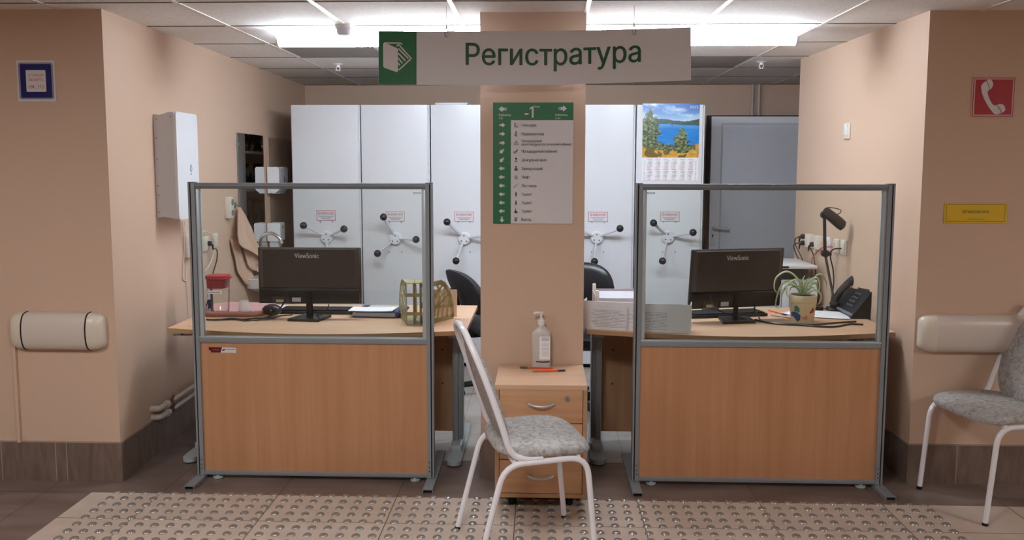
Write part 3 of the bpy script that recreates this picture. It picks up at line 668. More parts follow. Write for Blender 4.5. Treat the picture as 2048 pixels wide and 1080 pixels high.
# ------------------------------------------------------------------ wall fittings of the corridor
def bumper(label, x0, x1, Y, z0, z1, jm):
    t = thing('wall_bumper', label, 'wall bumper', ((x0 + x1) / 2, Y, z0), group='wall bumpers'); hh = (z1 - z0) / 2; wd = x1 - x0
    prof = [(-.002 - .062 * max(0, math.cos(a_)) ** .55, hh + hh * math.sin(a_)) for a_ in [math.radians(-90 + 180 * i / 18) for i in range(19)]]
    xa, xb = -wd / 2 + .075, wd / 2 - .075; n = len(prof)
    a = MB(); a.add([(x, *p) for x in (xa, xb) for p in prof], [(i, n + i, n + i + 1, i + 1) for i in range(n - 1)]); a.obj('rail_cover', MT['bump'], t)
    for s, xx in ((-1, xa), (1, xb)):
        a = MB(); k = 8; rr = []
        for j in range(k + 1):
            th = PI / 2 * j / k; x = xx + s * (.003 + .072 * math.sin(th)); f = math.cos(th) ** .5 if j < k else .25
            rr.append([(x, p[0] * max(f, .15), hh + (p[1] - hh) * (.45 + .55 * f)) for p in prof])
        a.add([p for r in rr for p in r], [(j * n + i, (j + 1) * n + i, (j + 1) * n + i + 1, j * n + i + 1) if s > 0 else (j * n + i, j * n + i + 1, (j + 1) * n + i + 1, (j + 1) * n + i) for j in range(k) for i in range(n - 1)] + [tuple(k * n + i for i in range(n))]); a.obj('end_cap', 'cream', t)
        a = MB(); a.tube([(xx + s * .0015, p[0] + .0008, p[1]) for p in prof], .0036 if jm == 'rubber' else .002, 6); a.obj('joint', jm, t)
MT['bump'] = mat('bumper_cover', 'd2c7bd', .3)
bumper('pale wall bumper on the left corridor wall, under the blue notice', -2.515, -2.06, 3.772, .651, .83, 'rubber')
bumper('pale wall bumper on the right corridor wall, behind the chair', 1.80, 2.36, 3.90, .65, .83, 'cream')

def plate(name, label, cat, a_, b_, Y, m='signw', th=.003):
    """a flat notice on a wall facing the corridor between photo pixels a_ (top left) and b_ (bottom right)"""
    p, q = at(*a_, Y), at(*b_, Y); t = thing(name, label, cat, ((p.x + q.x) / 2, Y, q.z)); wd, hh = q.x - p.x, p.z - q.z
    MB().box((0, -th / 2, hh / 2), (wd, th, hh)).obj('board', m, t, smooth=False); return t, wd, hh, -th
def flat(t, polys, m, name, y): 
    a = MB(); [a.prism(p, (0, y, 0), U, W, .0004) for p in polys]; return a.obj(name, m, t, smooth=False)
def frame_poly(w_, h_, cx, cy, b): return [R4(cx - w_ / 2, cy - h_ / 2, cx + w_ / 2, cy - h_ / 2 + b), R4(cx - w_ / 2, cy + h_ / 2 - b, cx + w_ / 2, cy + h_ / 2), R4(cx - w_ / 2, cy - h_ / 2, cx - w_ / 2 + b, cy + h_ / 2), R4(cx + w_ / 2 - b, cy - h_ / 2, cx + w_ / 2, cy + h_ / 2)]
t, wd, hh, y = plate('fire_notice', 'blue square notice with red fire call numbers, high on the left wall', 'notice', (33, 121), (113, 203), 3.771)
MT['silver'] = mat('silver_edge', '8a8ba0', .3)
flat(t, [rrect(wd * .92, hh * .9, .012, 4, 0, hh / 2)], 'silver', 'border', y); flat(t, [rrect(wd * .82, hh * .82, .004, 3, 0, hh / 2)], 'blue', 'blue_panel', y - .0005); flat(t, [rrect(wd * .52, hh * .53, .004, 3, 0, hh * .5)], 'signw', 'paper_insert', y - .001)
for s_, dz, wf in (('О ПОЖАРЕ', .64, .40), ('ЗВОНИТЬ', .53, .40), ('101, 112', .36, .42)):
    a = MB(); a.text(s_, (0, y - .0016, hh * dz), U, W, .0125 if dz > .5 else .015, width=wd * wf); a.obj('lettering', 'redt', t, smooth=False)
t, wd, hh, y = plate('fire_phone_sign', 'red square sign with white handset, high on the right wall', 'sign', (1945, 153.5), (2027, 235), 3.899, 'pink')
flat(t, [rrect(wd * .95, hh * .95, .001, 2, 0, hh / 2)], 'redd', 'dark_border', y); flat(t, [rrect(wd * .92, hh * .92, .001, 2, 0, hh / 2)], 'pink', 'pink_border', y - .0005); flat(t, [rrect(wd * .86, hh * .86, .001, 2, 0, hh / 2)], 'red', 'red_panel', y - .001)
f = lambda x, yy: ((x - 515) / 740 * wd, hh / 2 - (yy - 577) / 725 * hh)
hs_ = [(290, 380), (320, 330), (370, 292), (400, 272), (430, 265), (465, 278), (490, 315), (496, 355), (485, 400), (465, 430), (440, 440), (412, 470), (408, 500), (425, 560), (455, 630), (490, 685), (525, 722), (560, 728), (590, 712), (640, 700), (685, 712), (715, 750), (730, 795), (715, 830), (670, 862), (600, 882), (550, 882), (520, 855), (460, 780), (400, 690), (350, 600), (310, 500)]
flat(t, [[f(*p) for p in hs_][::-1]], 'signw', 'handset_emblem', y - .0015)
a = MB()
for pl in ([(372, 290), (402, 335), (424, 390), (432, 440)], [(582, 728), (620, 770), (648, 815), (668, 862)]):
    a.tube([V((f(*p)[0], y - .002, f(*p)[1])) for p in pl], .0012, 5)
a.obj('handset_line', 'redd', t)
t, wd, hh, y = plate('room_sign', 'small yellow registry sign on the right wall above the bumper', 'sign', (1889, 406), (2012, 446.5), 3.899, 'yellow')
flat(t, frame_poly(wd * .94, hh * .86, 0, hh / 2, .0014), 'ink', 'border', y)
a = MB(); a.text('РЕГИСТРАТУРА', (0, y - .0006, hh * .56), U, W, .0125, width=wd * .42); a.obj('lettering', 'ink', t, smooth=False)
a = MB(); a.text('регистратура', (0, y - .0006, hh * .21), U, W, .006, width=wd * .26); a.obj('lettering', 'potgreen', t, smooth=False)

# ------------------------------------------------------------------ row of tall white storage units with hand wheels
YC = 6.08; ZT = 1.974
XE = [at(p, 210, YC).x for p in (580, 720, 860, 999, 1135, 1273, 1412)]
wheels = [((652, 475), [(607, 451), (688, 458), (652, 522)]), ((790, 478), [(767, 434), (832, 479), (755, 507)]), ((928, 478), [(894, 444), (974, 470), (912, 522)]),
          ((1061, 477), [(1020, 452), (1104, 466), (1058, 524)]), ((1194, 476), [(1148, 455), (1240, 457), (1189, 523)]), ((1337, 475), [(1307, 446), (1386, 465), (1325, 522)])]
plates = [(652, 431), (790.5, 433), (928, 433.5), (1061, 433), (1196, 434), (1339.5, 433.5)]
ulab = ['white storage unit with hand wheel at the far left, beside the mirror', 'white storage unit with hand wheel, second from the left, seen through the left glass', 'white storage unit with hand wheel just left of the pillar',
        'white storage unit standing behind the pillar', 'white storage unit with hand wheel just right of the pillar', 'white storage unit with hand wheel and a lake calendar hung on it']
for k in range(6):
    x0, x1 = XE[k] + .004, XE[k + 1] - .004; cx = (x0 + x1) / 2; wd = x1 - x0
    t = thing('storage_unit', ulab[k], 'storage unit', (cx, YC, 0), group='mobile storage units along the back')
    a = MB(); a.prism([(-wd / 2 + .004, .02), (-wd / 2, .032), (-wd / 2, .06), (wd / 2, .06), (wd / 2, .032), (wd / 2 - .012, .006), (wd / 2 - .018, 0), (-wd / 2 + .012, 0), (-wd / 2 + .006, .004)], (0, 0, .036), (1, 0, 0), (0, 1, 0), ZT - .036)
    a.obj('front_panel', 'white', t)
    for s in (-1, 1):
        MB().box((s * (wd / 2 - .006), .028, (ZT + .036) / 2), (.012, .05, ZT - .04), .003).obj('side_trim', 'whites', t)
    MB().box((0, .5, .018), (wd - .01, .92, .036)).obj('plinth', 'rubber', t)
    a = MB()
    if k == 0:    # its left flank is open shelving
        a.bb((wd / 2 - .02, .06, .036), (wd / 2 - .004, .96, ZT)); a.bb((-wd / 2 + .004, .90, .036), (-wd / 2 + .03, .96, ZT)); a.bb((-wd / 2, .06, ZT - .03), (wd / 2 - .02, .96, ZT))
        a.bb((-wd / 2, .06, .036), (-wd / 2 + .03, .26, ZT)); bo = a.obj('carcass', 'white', t)
        for j in range(6):
            z = .12 + j * .3; MB().bb((-wd / 2 + .004, .12, z), (wd / 2 - .02, .9, z + .02)).obj('shelf', 'white', t)
            MB().bb((-wd / 2 + .05, .13, z + .02), (wd / 2 - .05, .88, z + .22)).obj('files', 'drk', t)
    else:
        a.bb((-wd / 2 + .006, .06, .036), (wd / 2 - .006, .96, ZT - .01)); a.obj('carcass', 'whites', t)
    (hx, hy), kn = wheels[k]; hp = at(hx, hy, YC - .03)
    a = MB(); ax = V((0, -1, 0))
    a.lathe([(.05, 0), (.05, .012), (.046, .014)], (hp.x - cx, 0, hp.z), 28, axis=ax); a.lathe([(.0445, .014), (.0445, .02), (.04, .024), (0, .024)], (hp.x - cx, 0, hp.z), 28, axis=ax)
    hw_ = a.obj('hub', 'white', t)
    for dx, dz in ((-.001, .024), (-.02, -.016), (.018, -.018)):
        MB().cyl((hp.x - cx + dx, -.024, hp.z + dz), (hp.x - cx + dx, -.027, hp.z + dz), .006, 10).obj('screw', 'aludark', hw_)
    for px, py in kn:
        q = at(px, py, YC - .12); d = (q - V((hp.x, YC - .012, hp.z)))
        st = V((hp.x - cx, -.014, hp.z)) + V((d.x, 0, d.z)).normalized() * .03; en = V((q.x - cx, -.12, q.z))
        MB().tube([st, en], .011, 10, flat=.7).obj('spoke', 'whites', hw_); MB().sph(en, .027, 16).obj('knob', 'black', hw_)
    (qx, qy) = plates[k]; q = at(qx, qy, YC - .002); lx = q.x - cx
    a = MB(); a.box((lx, -.001, q.z), (.142, .0015, .075)); wl = a.obj('warning_label', 'signw', t, smooth=False)
    wl['label'] = 'red-framed white warning label'
    a = MB(); [a.prism(p, (lx, -.0018, q.z), U, W, .0003) for p in frame_poly(.142, .075, 0, 0, .003)]; a.obj('label_frame', 'redfr', wl, smooth=False)
    a = MB(); a.text('ВНИМАНИЕ', (lx, -.0022, q.z + .016), U, W, .018, width=.118); a.obj('lettering', 'redt', wl, smooth=False)
    a = MB(); [a.box((lx, -.002, q.z - .005 - .009 * j), (w_, .0004, .0035)) for j, w_ in enumerate((.11, .086, .07))]; a.obj('small_print', 'bluet', wl, smooth=False)
    for sx in (-.045, .045):
        for py in (444, 504): 
            z = at(qx, py, YC).z; MB().sph((lx + sx, 0, z), .005, 8).obj('rivet', 'aludark', t)
    if k in (1, 5):
        q = at(834 if k == 1 else 1302, 386, YC); a = MB(); a.box((q.x - cx, -.0015, q.z), (.058, .002, .013)); np_ = a.obj('number_plate', 'aludark', t, smooth=False)
        MB().box((q.x - cx, -.0028, q.z), (.05, .0004, .007)).obj('plate_insert', 'signw', np_, smooth=False)
p, q = at(870, 209, 6.15), at(935, 204, 6.15)
t = thing('flat_box', 'flat white box lying on top of the storage unit left of the pillar', 'box', ((p.x + q.x) / 2, 6.25, ZT))
MB().box((0, 0, .006), (q.x - p.x - .01, .2, .012), .002).obj('tray', 'whites', t); MB().box((0, 0, .016), (q.x - p.x, .21, .01), .003).obj('lid', 'white', t)

# ------------------------------------------------------------------ wall calendar
cal = [at(1286, 207, YC - .004), at(1399.5, 207, YC - .004), at(1286, 361, YC - .004)]
CW, CH = cal[1].x - cal[0].x, cal[0].z - cal[2].z; PH = .70
t = thing('wall_calendar', 'wall calendar with a photo of pines by a lake above the months', 'calendar', (cal[0].x + CW / 2, YC - .004, cal[0].z - CH))
MB().box((0, .0005, CH / 2), (CW, .001, CH)).obj('sheet', 'paper', t, smooth=False)
def noise2(x, y, s=1.):
    n = lambda i, j: ((math.sin(i * 127.1 + j * 311.7 + s * 74.7) * 43758.5453) % 1)
    i, j = math.floor(x), math.floor(y); fx, fy = x - i, y - j; fx = fx * fx * (3 - 2 * fx); fy = fy * fy * (3 - 2 * fy)
    return (n(i, j) * (1 - fx) + n(i + 1, j) * fx) * (1 - fy) + (n(i, j + 1) * (1 - fx) + n(i + 1, j + 1) * fx) * fy
def fbm(x, y, s=1.): return .55 * noise2(x, y, s) + .28 * noise2(2 * x, 2 * y, s + 1) + .17 * noise2(4.3 * x, 4.3 * y, s + 2)
def mixc(a, b, k): k = max(0, min(1, k)); return [p + (q - p) * k for p, q in zip(a, b)]
def hx(c): return [int(c[i:i + 2], 16) / 255 for i in (0, 2, 4)]
def picture(u, v):   # u right, v up, both 0..1: sky, wooded far shore, blue water, two pines, dry grass
    sky = mixc(hx('b9d9ee'), hx('1f5fb4'), ((v - .68) / .28) ** .8 if v > .68 else 0)
    cl = fbm(u * 5 + v * 3, v * 9, 3); sky = mixc(sky, hx('e4f0f8'), max(0, cl - .5) * 2.6 * (1 if v > .7 else .3))
    c = sky
    ridge = .70 + .03 * math.sin(u * 5 + .6) + .05 * max(0, u - .72) / .28 + .03 * fbm(u * 14, 1, 5) - .02
    if v < ridge: c = mixc(hx('22382f'), hx('4a6a52'), fbm(u * 40, v * 60, 8))
    wl_ = .60 + .03 * (1 - abs(u - .55) * 1.6)
    if v < wl_ and u > .1: c = mixc(hx('2d8fd4'), hx('0f6fc4'), fbm(u * 4, v * 26, 9) * 1.2); c = mixc(c, hx('8fc6ea'), max(0, (v - .52) / .1) * .5 + max(0, fbm(u * 6, v * 60, 4) - .62))
    if v < wl_ + .012 and u > .5 and v > wl_ - .03 + .02 * fbm(u * 20, 0, 2): c = mixc(c, hx('23414a'), .8)
    grass = .20 + .10 * max(0, .5 - u) + .06 * max(0, u - .6) + .05 * fbm(u * 9, 2, 7)
    if v < grass:
        c = mixc(hx('a8772c'), hx('e0b95a'), fbm(u * 22 + v * 12, v * 30, 11))
        if fbm(u * 7, v * 9, 15) > .52: c = mixc(c, hx('4a4226'), .7)
    def tree(cx, base_, top_, wid, s_):
        h_ = (v - base_) / (top_ - base_)
        if not -.04 < h_ < 1.04: return None
        prof = wid * (max(0, 1 - h_) ** .6) * (.45 + .55 * min(1, max(0, h_) * 4 + .15))
        d_ = abs(u - cx) / max(.01, prof) + (fbm(u * 16 + s_, v * 20, s_) - .45) * 1.5
        if d_ < .95: return mixc(hx('24351f'), hx('a3ab7c'), (fbm(u * 30, v * 42, s_ + 3) - .25) * 1.7)
    for a_ in ((.14, .20, .90, .26, 2.), (.03, .24, .72, .2, 5.), (.70, .10, .56, .2, 8.), (.30, .14, .30, .16, 4.), (.46, .12, .26, .1, 6.)):
        tc = tree(*a_)
        if tc: c = tc
    return c
NU, NV = 170, 160; ph = CH * PH; a = MB()
a.grid(lambda i, j: (-CW / 2 + CW * i, -.0008, CH * (1 - PH) + ph * j), NU, NV)
po = a.obj('lake_photo', [], t, smooth=False)
pm = bpy.data.materials.new('printed_photo'); pm.use_nodes = True; at_ = pm.node_tree.nodes.new('ShaderNodeVertexColor'); at_.layer_name = 'print'
pb = pm.node_tree.nodes['Principled BSDF']; pm.node_tree.links.new(at_.outputs[0], pb.inputs['Base Color']); pb.inputs['Roughness'].default_value = .25
po.data.materials.append(pm)
ca = po.data.color_attributes.new('print', 'FLOAT_COLOR', 'POINT')
for i in range(NU + 1):
    for j in range(NV + 1):
        cc = picture(i / NU, j / NV); ca.data[i * (NV + 1) + j].color = [(x / 12.92 if x <= .04045 else ((x + .055) / 1.055) ** 2.4) for x in cc] + [1]
a = MB(); a.text('2025', (CW * .40, -.0014, CH * .955), U, W, .022, width=.062); a.obj('lettering', 'signw', t, smooth=False)
mn = ['ЯНВАРЬ', 'ФЕВРАЛЬ', 'МАРТ', 'АПРЕЛЬ', 'МАЙ', 'ИЮНЬ', 'ИЮЛЬ', 'АВГУСТ', 'СЕНТЯБРЬ', 'ОКТЯБРЬ', 'НОЯБРЬ', 'ДЕКАБРЬ']
for m_ in range(12):
    a = MB()
    cx = -CW * .36 + CW * .145 * (m_ % 6); zt = CH * (.278 if m_ < 6 else .142)
    a.text(mn[m_], (cx, -.0008, zt), U, W, .0062, m=1, width=CW * .085)
    for wi, wk in enumerate(calendar.Calendar(0).monthdayscalendar(2025, m_ + 1)):
        for di, dd in enumerate(wk):
            if dd: a.text(str(dd), (cx - CW * .048 + CW * .0185 * wi, -.0008, zt - .0125 - .0098 * di), U, W, .0062, m=1 if di > 4 else 0)
    a.obj('month_lettering', ['ink', 'redt'], t, smooth=False)
for sx in (-1, 1):
    for r0 in (.26, .124):
        a = MB()
        for di, dn in enumerate(('Пн', 'Вт', 'Ср', 'Чт', 'Пт', 'Сб', 'Вс')):
            a.text(dn, (sx * CW * (.455), -.0008, CH * r0 - .006 - .0098 * di), U, W, .0052, m=1 if di > 4 else 0)
        a.obj('weekday_lettering', ['ink', 'redt'], t, smooth=False)

# ------------------------------------------------------------------ door, pipes
t = struct(MB().box((0, 0, 0), (.001, .001, .001)).obj('door_1', 'doorf')) if False else None
dl, dr, dz = at(1424, 232, 7.1).x, 2.4, at(1424, 233, 7.1).z
a = MB(); a.bb((dl, 7.10, .01), (dr, 7.15, dz)); d = struct(a.obj('door_1', 'doorf', smooth=False))
ix = at(1446, 250, 7.1).x; iz = at(1446, 249, 7.1).z
a = MB(); a.bb((ix, 7.094, .14), (dr - .1, 7.1, iz), .004); a.obj('door_panel', 'door', d)
a = MB(); a.prism([(ix - .012, .128), (dr - .088, .128), (dr - .088, iz + .012), (ix - .012, iz + .012)], (0, 7.0995, 0), U, W, .0004); a.obj('panel_bead', 'whites', d)
hp = at(1426, 455, 7.09); a = MB(); a.box((hp.x, 7.095, hp.z - .055), (.032, .01, .21), .004); pl = a.obj('handle_plate', 'doorf', d)
a = MB(); a.tube(fillet([(hp.x, 7.09, hp.z), (hp.x, 7.045, hp.z), (hp.x + .13, 7.045, hp.z - .012)], .02), .011, 8); a.obj('handle', 'white', pl)
a = MB(); a.cyl((hp.x, 7.091, hp.z - .068), (hp.x, 7.088, hp.z - .068), .007, 10); a.box((hp.x, 7.089, hp.z - .08), (.006, .003, .02)); a.obj('keyhole', 'rubber', pl)
a = MB(); a.bb((dl - .028, 7.13, 0), (dl, 7.19, dz + .012)); a.bb((dl, 7.13, dz), (dr, 7.19, dz + .012)); struct(a.obj('trim_5', 'seal', smooth=False))
for px, s_ in ((1506, 'left'), (1519, 'right')):
    p = at(px, 168, 7.30); t = thing('heating_pipe', f'thin painted vertical pipe on the back wall above the door, {s_} one of the pair', 'pipe', (p.x, 7.30, 0), group='pipes on the back wall')
    MB().cyl((0, 0, .0), (0, 0, ZC - .001), .011, 12).obj('pipe', 'pipe', t); MB().box((0, .03, 1.99), (.02, .06, .012), .002).obj('bracket', 'pipe', t)

# ------------------------------------------------------------------ things on the side walls: local x points out of the wall, y along it
def wallframe(w_, sign):
    p, q = V((*w_[0], 0)), V((*w_[1], 0)); tt = (q - p).normalized(); n = V((tt.y, -tt.x, 0)) * sign
    return math.atan2(n.y, n.x)
AL, AR = wallframe(LW, 1), wallframe(RW, -1)
def wl(px, py): return onplane(px, py, *LW)
def wr(px, py): return onplane(px, py, *RW)
p = wl(305, 228); q = wl(312, 436)
t = thing('air_purifier', 'tall white air purifier box mounted on the left wall', 'air purifier', (p.x - .001, p.y + .142, q.z), AL)
hz = p.z - q.z
a = MB(); prof = [(0, 0), (.035, .006), (.075, .0), (.105, -.006), (.105, hz + .012), (.075, hz + .01), (.035, hz - .004), (0, hz)]
a.prism(prof[::-1], (0, -.14, 0), (1, 0, 0), (0, 0, 1), .28 * -1 if False else -.28 * 1) if False else a.prism(prof, (.0, .14, 0), (1, 0, 0), (0, 0, 1), .28)
a.obj('body', 'whites', t)
a = MB(); a.prism(rrect(.284, hz + .024, .022, 5, 0, hz / 2 + .002), (.105, 0, 0), (0, 1, 0), (0, 0, 1), .014); a.obj('front_cover', 'white', t, ang=50)
a = MB(); zo = hz * .48; a.tube([(.1195, .035 + .012 * math.cos(k * PI / 12), zo + .02 * math.sin(k * PI / 12)) for k in range(24)], .0012, 5, closed=True); a.box((.1194, .035, zo - .032), (.0008, .018, .006)); a.obj('emblem', 'aludark', t)
for z_, x_ in ((.03, .006), (.03 + .14, .006), (.31, .006), (.42, .006), (hz - .025, .008), (hz - .012, .085), (.12, .006)):
    MB().cyl((x_ + .006, -.1412, z_), (x_ + .006, -.138, z_), .0035, 8).obj('screw', 'aludark', t)
def socket_box(side, px, py, label, wd=.078, hh=.082, dp=.03, holes=1, grp='wall sockets', mt='socket'):
    p = wl(px, py) if side < 0 else wr(px, py)
    t = thing('wall_socket', label, 'socket', (p.x, p.y, p.z - hh / 2), AL if side < 0 else AR, grp)
    MB().box((dp / 2, 0, hh / 2), (dp, wd, hh), .004).obj('housing', mt, t)
    for k in range(holes):
        z = hh / 2 + (k - (holes - 1) / 2) * hh / max(1, holes) ; f = MB(); f.box((dp + .002, 0, z), (.004, wd * .8, hh / holes * .82), .0015); fo = f.obj('faceplate', 'whitep' if mt != 'socket' else 'socket', t)
        c = MB(); c.lathe([(.021, 0), (.021, .0015), (.018, .0018), (.017, -.0005), (0, -.0005)], (dp + .0042, 0, z), 20, axis=V((1, 0, 0))); c.obj('outlet', 'aludark' if holes == 2 and side < 0 and px == 453 else 'cream', fo)
    return t
def cable(label, pts, r=.003, m='black', k=5, name='cable', grp=None):
    pts = [V(p) for p in pts]; t = MB().tube(spline(pts, k), r, 6).obj(name, m); return tag(t, label, 'cable', grp)
def plug(label, p, n, d, m='black', drop=.0):
    t = thing('power_plug', label, 'plug', p, 0, 'plugs in the sockets'); n = V(n).normalized()
    MB().cyl(V((0, 0, 0)), n * .022, .017, 14, r2=.014).obj('plug_body', m, t); MB().tube([n * .016, n * .03 - V((0, 0, .012)), n * .032 - V((0, 0, .04))], [.008, .007, .004], 8).obj('strain_relief', m, t)
    return t
socket_box(-1, 453, 415, 'double wall socket on the left wall above the others, beside the towel', .07, .14, .036, 2)
socket_box(-1, 428, 480, 'single wall socket on the left wall nearest the towel', .075, .085, .012)
s3 = socket_box(-1, 409, 487, 'single wall socket on the left wall with a dark plug in it', .085, .095, .014)
socket_box(-1, 371, 492, 'double wall socket on the left wall under the air purifier', .07, .13, .03, 2)
nL = V((1, .025, 0))
plug('dark plug in the single socket on the left wall', wl(411, 487) + nL * .014, nL, 0)
plug('black plug in the double socket under the air purifier', wl(378, 497) + nL * .030, nL, 0)
w1 = lambda px, py, o=.012: wl(px, py) + nL * o
cable('thin white lead hanging from the air purifier, nearer one', [w1(362, 442), w1(361, 460), w1(364, 478), w1(365, 520, .008), w1(364, 556, .006), w1(372, 562, .006)], .0028, 'cablew', grp='leads on the left wall')
cable('thin white lead hanging from the air purifier, ending in the black plug', [w1(366, 442), w1(367, 462), w1(374, 480, .03), w1(381, 498, .05), w1(380, 515, .03), w1(376, 535, .02), w1(379, 541, .02), w1(386, 541, .015)], .0028, 'cablew', grp='leads on the left wall')
cable('white cable looping above the sockets on the left wall', [w1(397, 500, .01), w1(398, 468, .015), w1(404, 463, .025), w1(415, 475, .03), w1(419, 490, .03), w1(417, 515, .025), w1(409, 535, .02), w1(403, 543, .015)], .0035, 'cablew', grp='leads on the left wall')
cable('black cable hanging from the dark plug on the left wall down to the desk', [wl(411, 487) + nL * .046 - V((0, 0, .03)), w1(421, 500, .04), w1(424, 520, .03), w1(419, 550, .02), w1(416, 580, .02), w1(409, 602, .02), w1(405, 618, .02)], .004, 'black')
cable('thin pale lead running down the wall below the double socket', [w1(370, 510, .004), w1(371, 560, .004), w1(374, 600, .004), w1(376, 640, .004)], .002, 'cablew', grp='leads on the left wall')
# mirror, tiles, dispensers, towel, sink, faucet
p0, p1 = wl(472, 265), wl(524, 268); L = (p1 - p0).length; zb = .93
t = thing('wall_mirror', 'tall narrow frameless mirror on the left wall beside the storage units', 'mirror', ((p0.x + p1.x) / 2, (p0.y + p1.y) / 2, zb), AL)
MB().box((.004, 0, (p0.z - zb) / 2), (.006, L, p0.z - zb), .001).obj('backing', 'aludark', t); MB().box((.0076, 0, (p0.z - zb) / 2), (.001, L - .004, p0.z - zb - .004)).obj('mirror_glass', 'mirror', t, smooth=False)
for sy, z in ((-1, .1), (1, .1), (-1, p0.z - zb - .08), (1, p0.z - zb - .08)): MB().cyl((.008, sy * (L / 2 - .03), z), (.011, sy * (L / 2 - .03), z), .008, 12).obj('mirror_clip', 'chrome', t)
a = MB(); r0, r1 = wl(478, 300), wl(535, 275); a.add([(x, y, z) for z in (.6, 1.74) for x, y in ((r1.x, r1.y), (r1.x + .006, r1.y), (LW[1][0] + .006, YB), (LW[1][0], YB))], [(0, 1, 2, 3), (7, 6, 5, 4), (0, 4, 5, 1), (1, 5, 6, 2), (2, 6, 7, 3)]); struct(a.obj('trim_6', 'walltile', smooth=False))
q0, q1 = wl(531, 334), wl(531, 387)
t = thing('paper_towel_dispenser', 'white paper towel dispenser on the tiled wall, upper one', 'dispenser', (q0.x + .006, q0.y + .125, q1.z), AL)
hd = q0.z - q1.z
a = MB(); a.prism([(0, 0), (.06, .004), (.09, .03), (.09, hd - .012), (.08, hd), (0, hd)], (0, .12, 0), (1, 0, 0), (0, 0, 1), .24); a.obj('body', 'whitep', t, ang=50)
MB().box((.0905, .02, hd * .45), (.002, .008, hd * .34)).obj('level_window', 'rubber', t); MB().cyl((.085, -.06, hd * .86), (.092, -.06, hd * .86), .006, 10).obj('lock', 'aludark', t); MB().box((.05, 0, -.0005), (.05, .18, .004)).obj('paper_slot', 'paper', t)
q0, q1 = wl(531, 446), wl(531, 498)
t = thing('soap_dispenser', 'translucent white soap dispenser on the tiled wall, behind the faucet', 'dispenser', (q0.x + .006, q0.y + .07, q1.z), AL)
a = MB(); a.prism(rrect(.1, .14, .012, 4, .05, .125), (0, .06, 0), (1, 0, 0), (0, 0, 1), .12); a.obj('tank', 'whitep', t); MB().box((.045, 0, .03), (.07, .1, .05), .008).obj('push_bar', 'whites', t); MB().cyl((.102, 0, .16), (.104, 0, .16), .012, 12).obj('emblem', 'aludark', t); MB().cyl((.07, 0, .006), (.07, 0, -.012), .008, 8).obj('nozzle', 'alul', t)
p = wl(470, 412)
t = thing('towel_hook', 'small green hook on the left wall holding the towel', 'hook', (p.x, p.y, p.z - .01), AL)
MB().box((.002, 0, .015), (.004, .025, .04), .001).obj('hook_plate', 'potgreen', t); MB().tube(fillet([(.004, 0, .02), (.022, 0, .012), (.03, 0, .0), (.034, 0, .022)], .01), .003, 6).obj('hook_arm', 'steel', t)
def cloth(a, ed, o0, o1, amp, ph, nu=16, nv=22):   # one fold of the towel: rows of (y, left x, right x) in photo pixels, hung off the wall
    def f(u, v, back):
        k = v * (len(ed) - 1); i = min(int(k), len(ed) - 2); g = k - i
        y, l, r, sl = [ed[i][j] * (1 - g) + ed[i + 1][j] * g for j in range(4)]
        off = o0 + (o1 - o0) * v + amp * v * (math.sin(u * 11 + ph + v * 3) + .5 * math.sin(u * 23 - v * 6 + ph))
        return wl(l + (r - l) * u, y + sl * u) + nL * (max(.008, off) - (.005 if back else 0))
    a.grid(lambda u, v: f(u, v, False), nu, nv); a.grid(lambda u, v: f(1 - u, v, True), nu, nv)
a = MB()
cloth(a, [(414, 469, 472, 0), (428, 465, 480, 2), (450, 461, 490, 6), (470, 457, 499, 18), (480, 455.5, 511, 30), (488, 455, 522, 40)], .03, .075, .006, 0)
cloth(a, [(478, 457, 480, 6), (500, 460, 487, 8), (520, 465, 490, 10), (543, 468, 497, 6), (556, 476, 499, 0), (569, 485, 489, 0)], .015, .03, .008, 1.3)
cloth(a, [(490, 478, 515, 14), (505, 478, 519, 16), (520, 483, 520, 14), (532, 486, 517, 10), (540, 492, 512, 6)], .03, .052, .010, 2.4)
o = a.obj('hand_towel', 'towel', None, ang=70); tag(o, 'beige hand towel hanging on the left wall by the sink', 'towel')
m_ = o.modifiers.new('s', 'SUBSURF'); m_.levels = m_.render_levels = 1
yk, zk = 5.595, .735; xw = -2.068
t = thing('wash_basin', 'white wash basin on the left wall behind the left monitor', 'sink', (xw, yk + .22, zk - .12))
a = MB(); k = 6
def rr(z, w0, w1, y0, y1, r): return [(x, y, z) for x, y in rrect(w1 - w0, y1 - y0, r, 5, (w0 + w1) / 2, (y0 + y1) / 2)]
rs = [rr(.0, .06, .30, -.13, .13, .08), (rr(.05, .0, .40, -.21, .21, .05)), rr(.115, .0, .42, -.22, .22, .04), rr(.12, .004, .416, -.216, .216, .04), rr(.12, .1, .39, -.19, .19, .06), rr(.05, .14, .35, -.13, .13, .07), rr(.03, .2, .28, -.05, .05, .03)]
n = len(rs[0]); a.add([p_ for r in rs for p_ in r], [(i * n + j, i * n + (j + 1) % n, (i + 1) * n + (j + 1) % n, (i + 1) * n + j) for i in range(len(rs) - 1) for j in range(n)] + [tuple(range(n - 1, -1, -1)), tuple((len(rs) - 1) * n + j for j in range(n))]); a.obj('bowl', 'ceramic', t)
MB().tube(fillet([(.2, 0, .0), (.2, 0, -.2), (.12, 0, -.2), (.12, 0, -.12), (.004, 0, -.12)], .04), .018, 10).obj('drain_pipe', 'aludark', t)
MB().lathe([(.03, 0), (.03, -.1), (.024, -.115), (.015, -.12)], (.2, 0, -.05), 14).obj('trap', 'whites', t)
fx = at(521, 492, yk + .22); ap = at(540, 467, yk + .22); en = at(562, 484, yk + .22)
t = thing('faucet', 'chrome arched faucet above the wash basin', 'faucet', (fx.x, yk + .22, zk))
L_ = lambda p_: p_ - V((fx.x, yk + .22, zk))
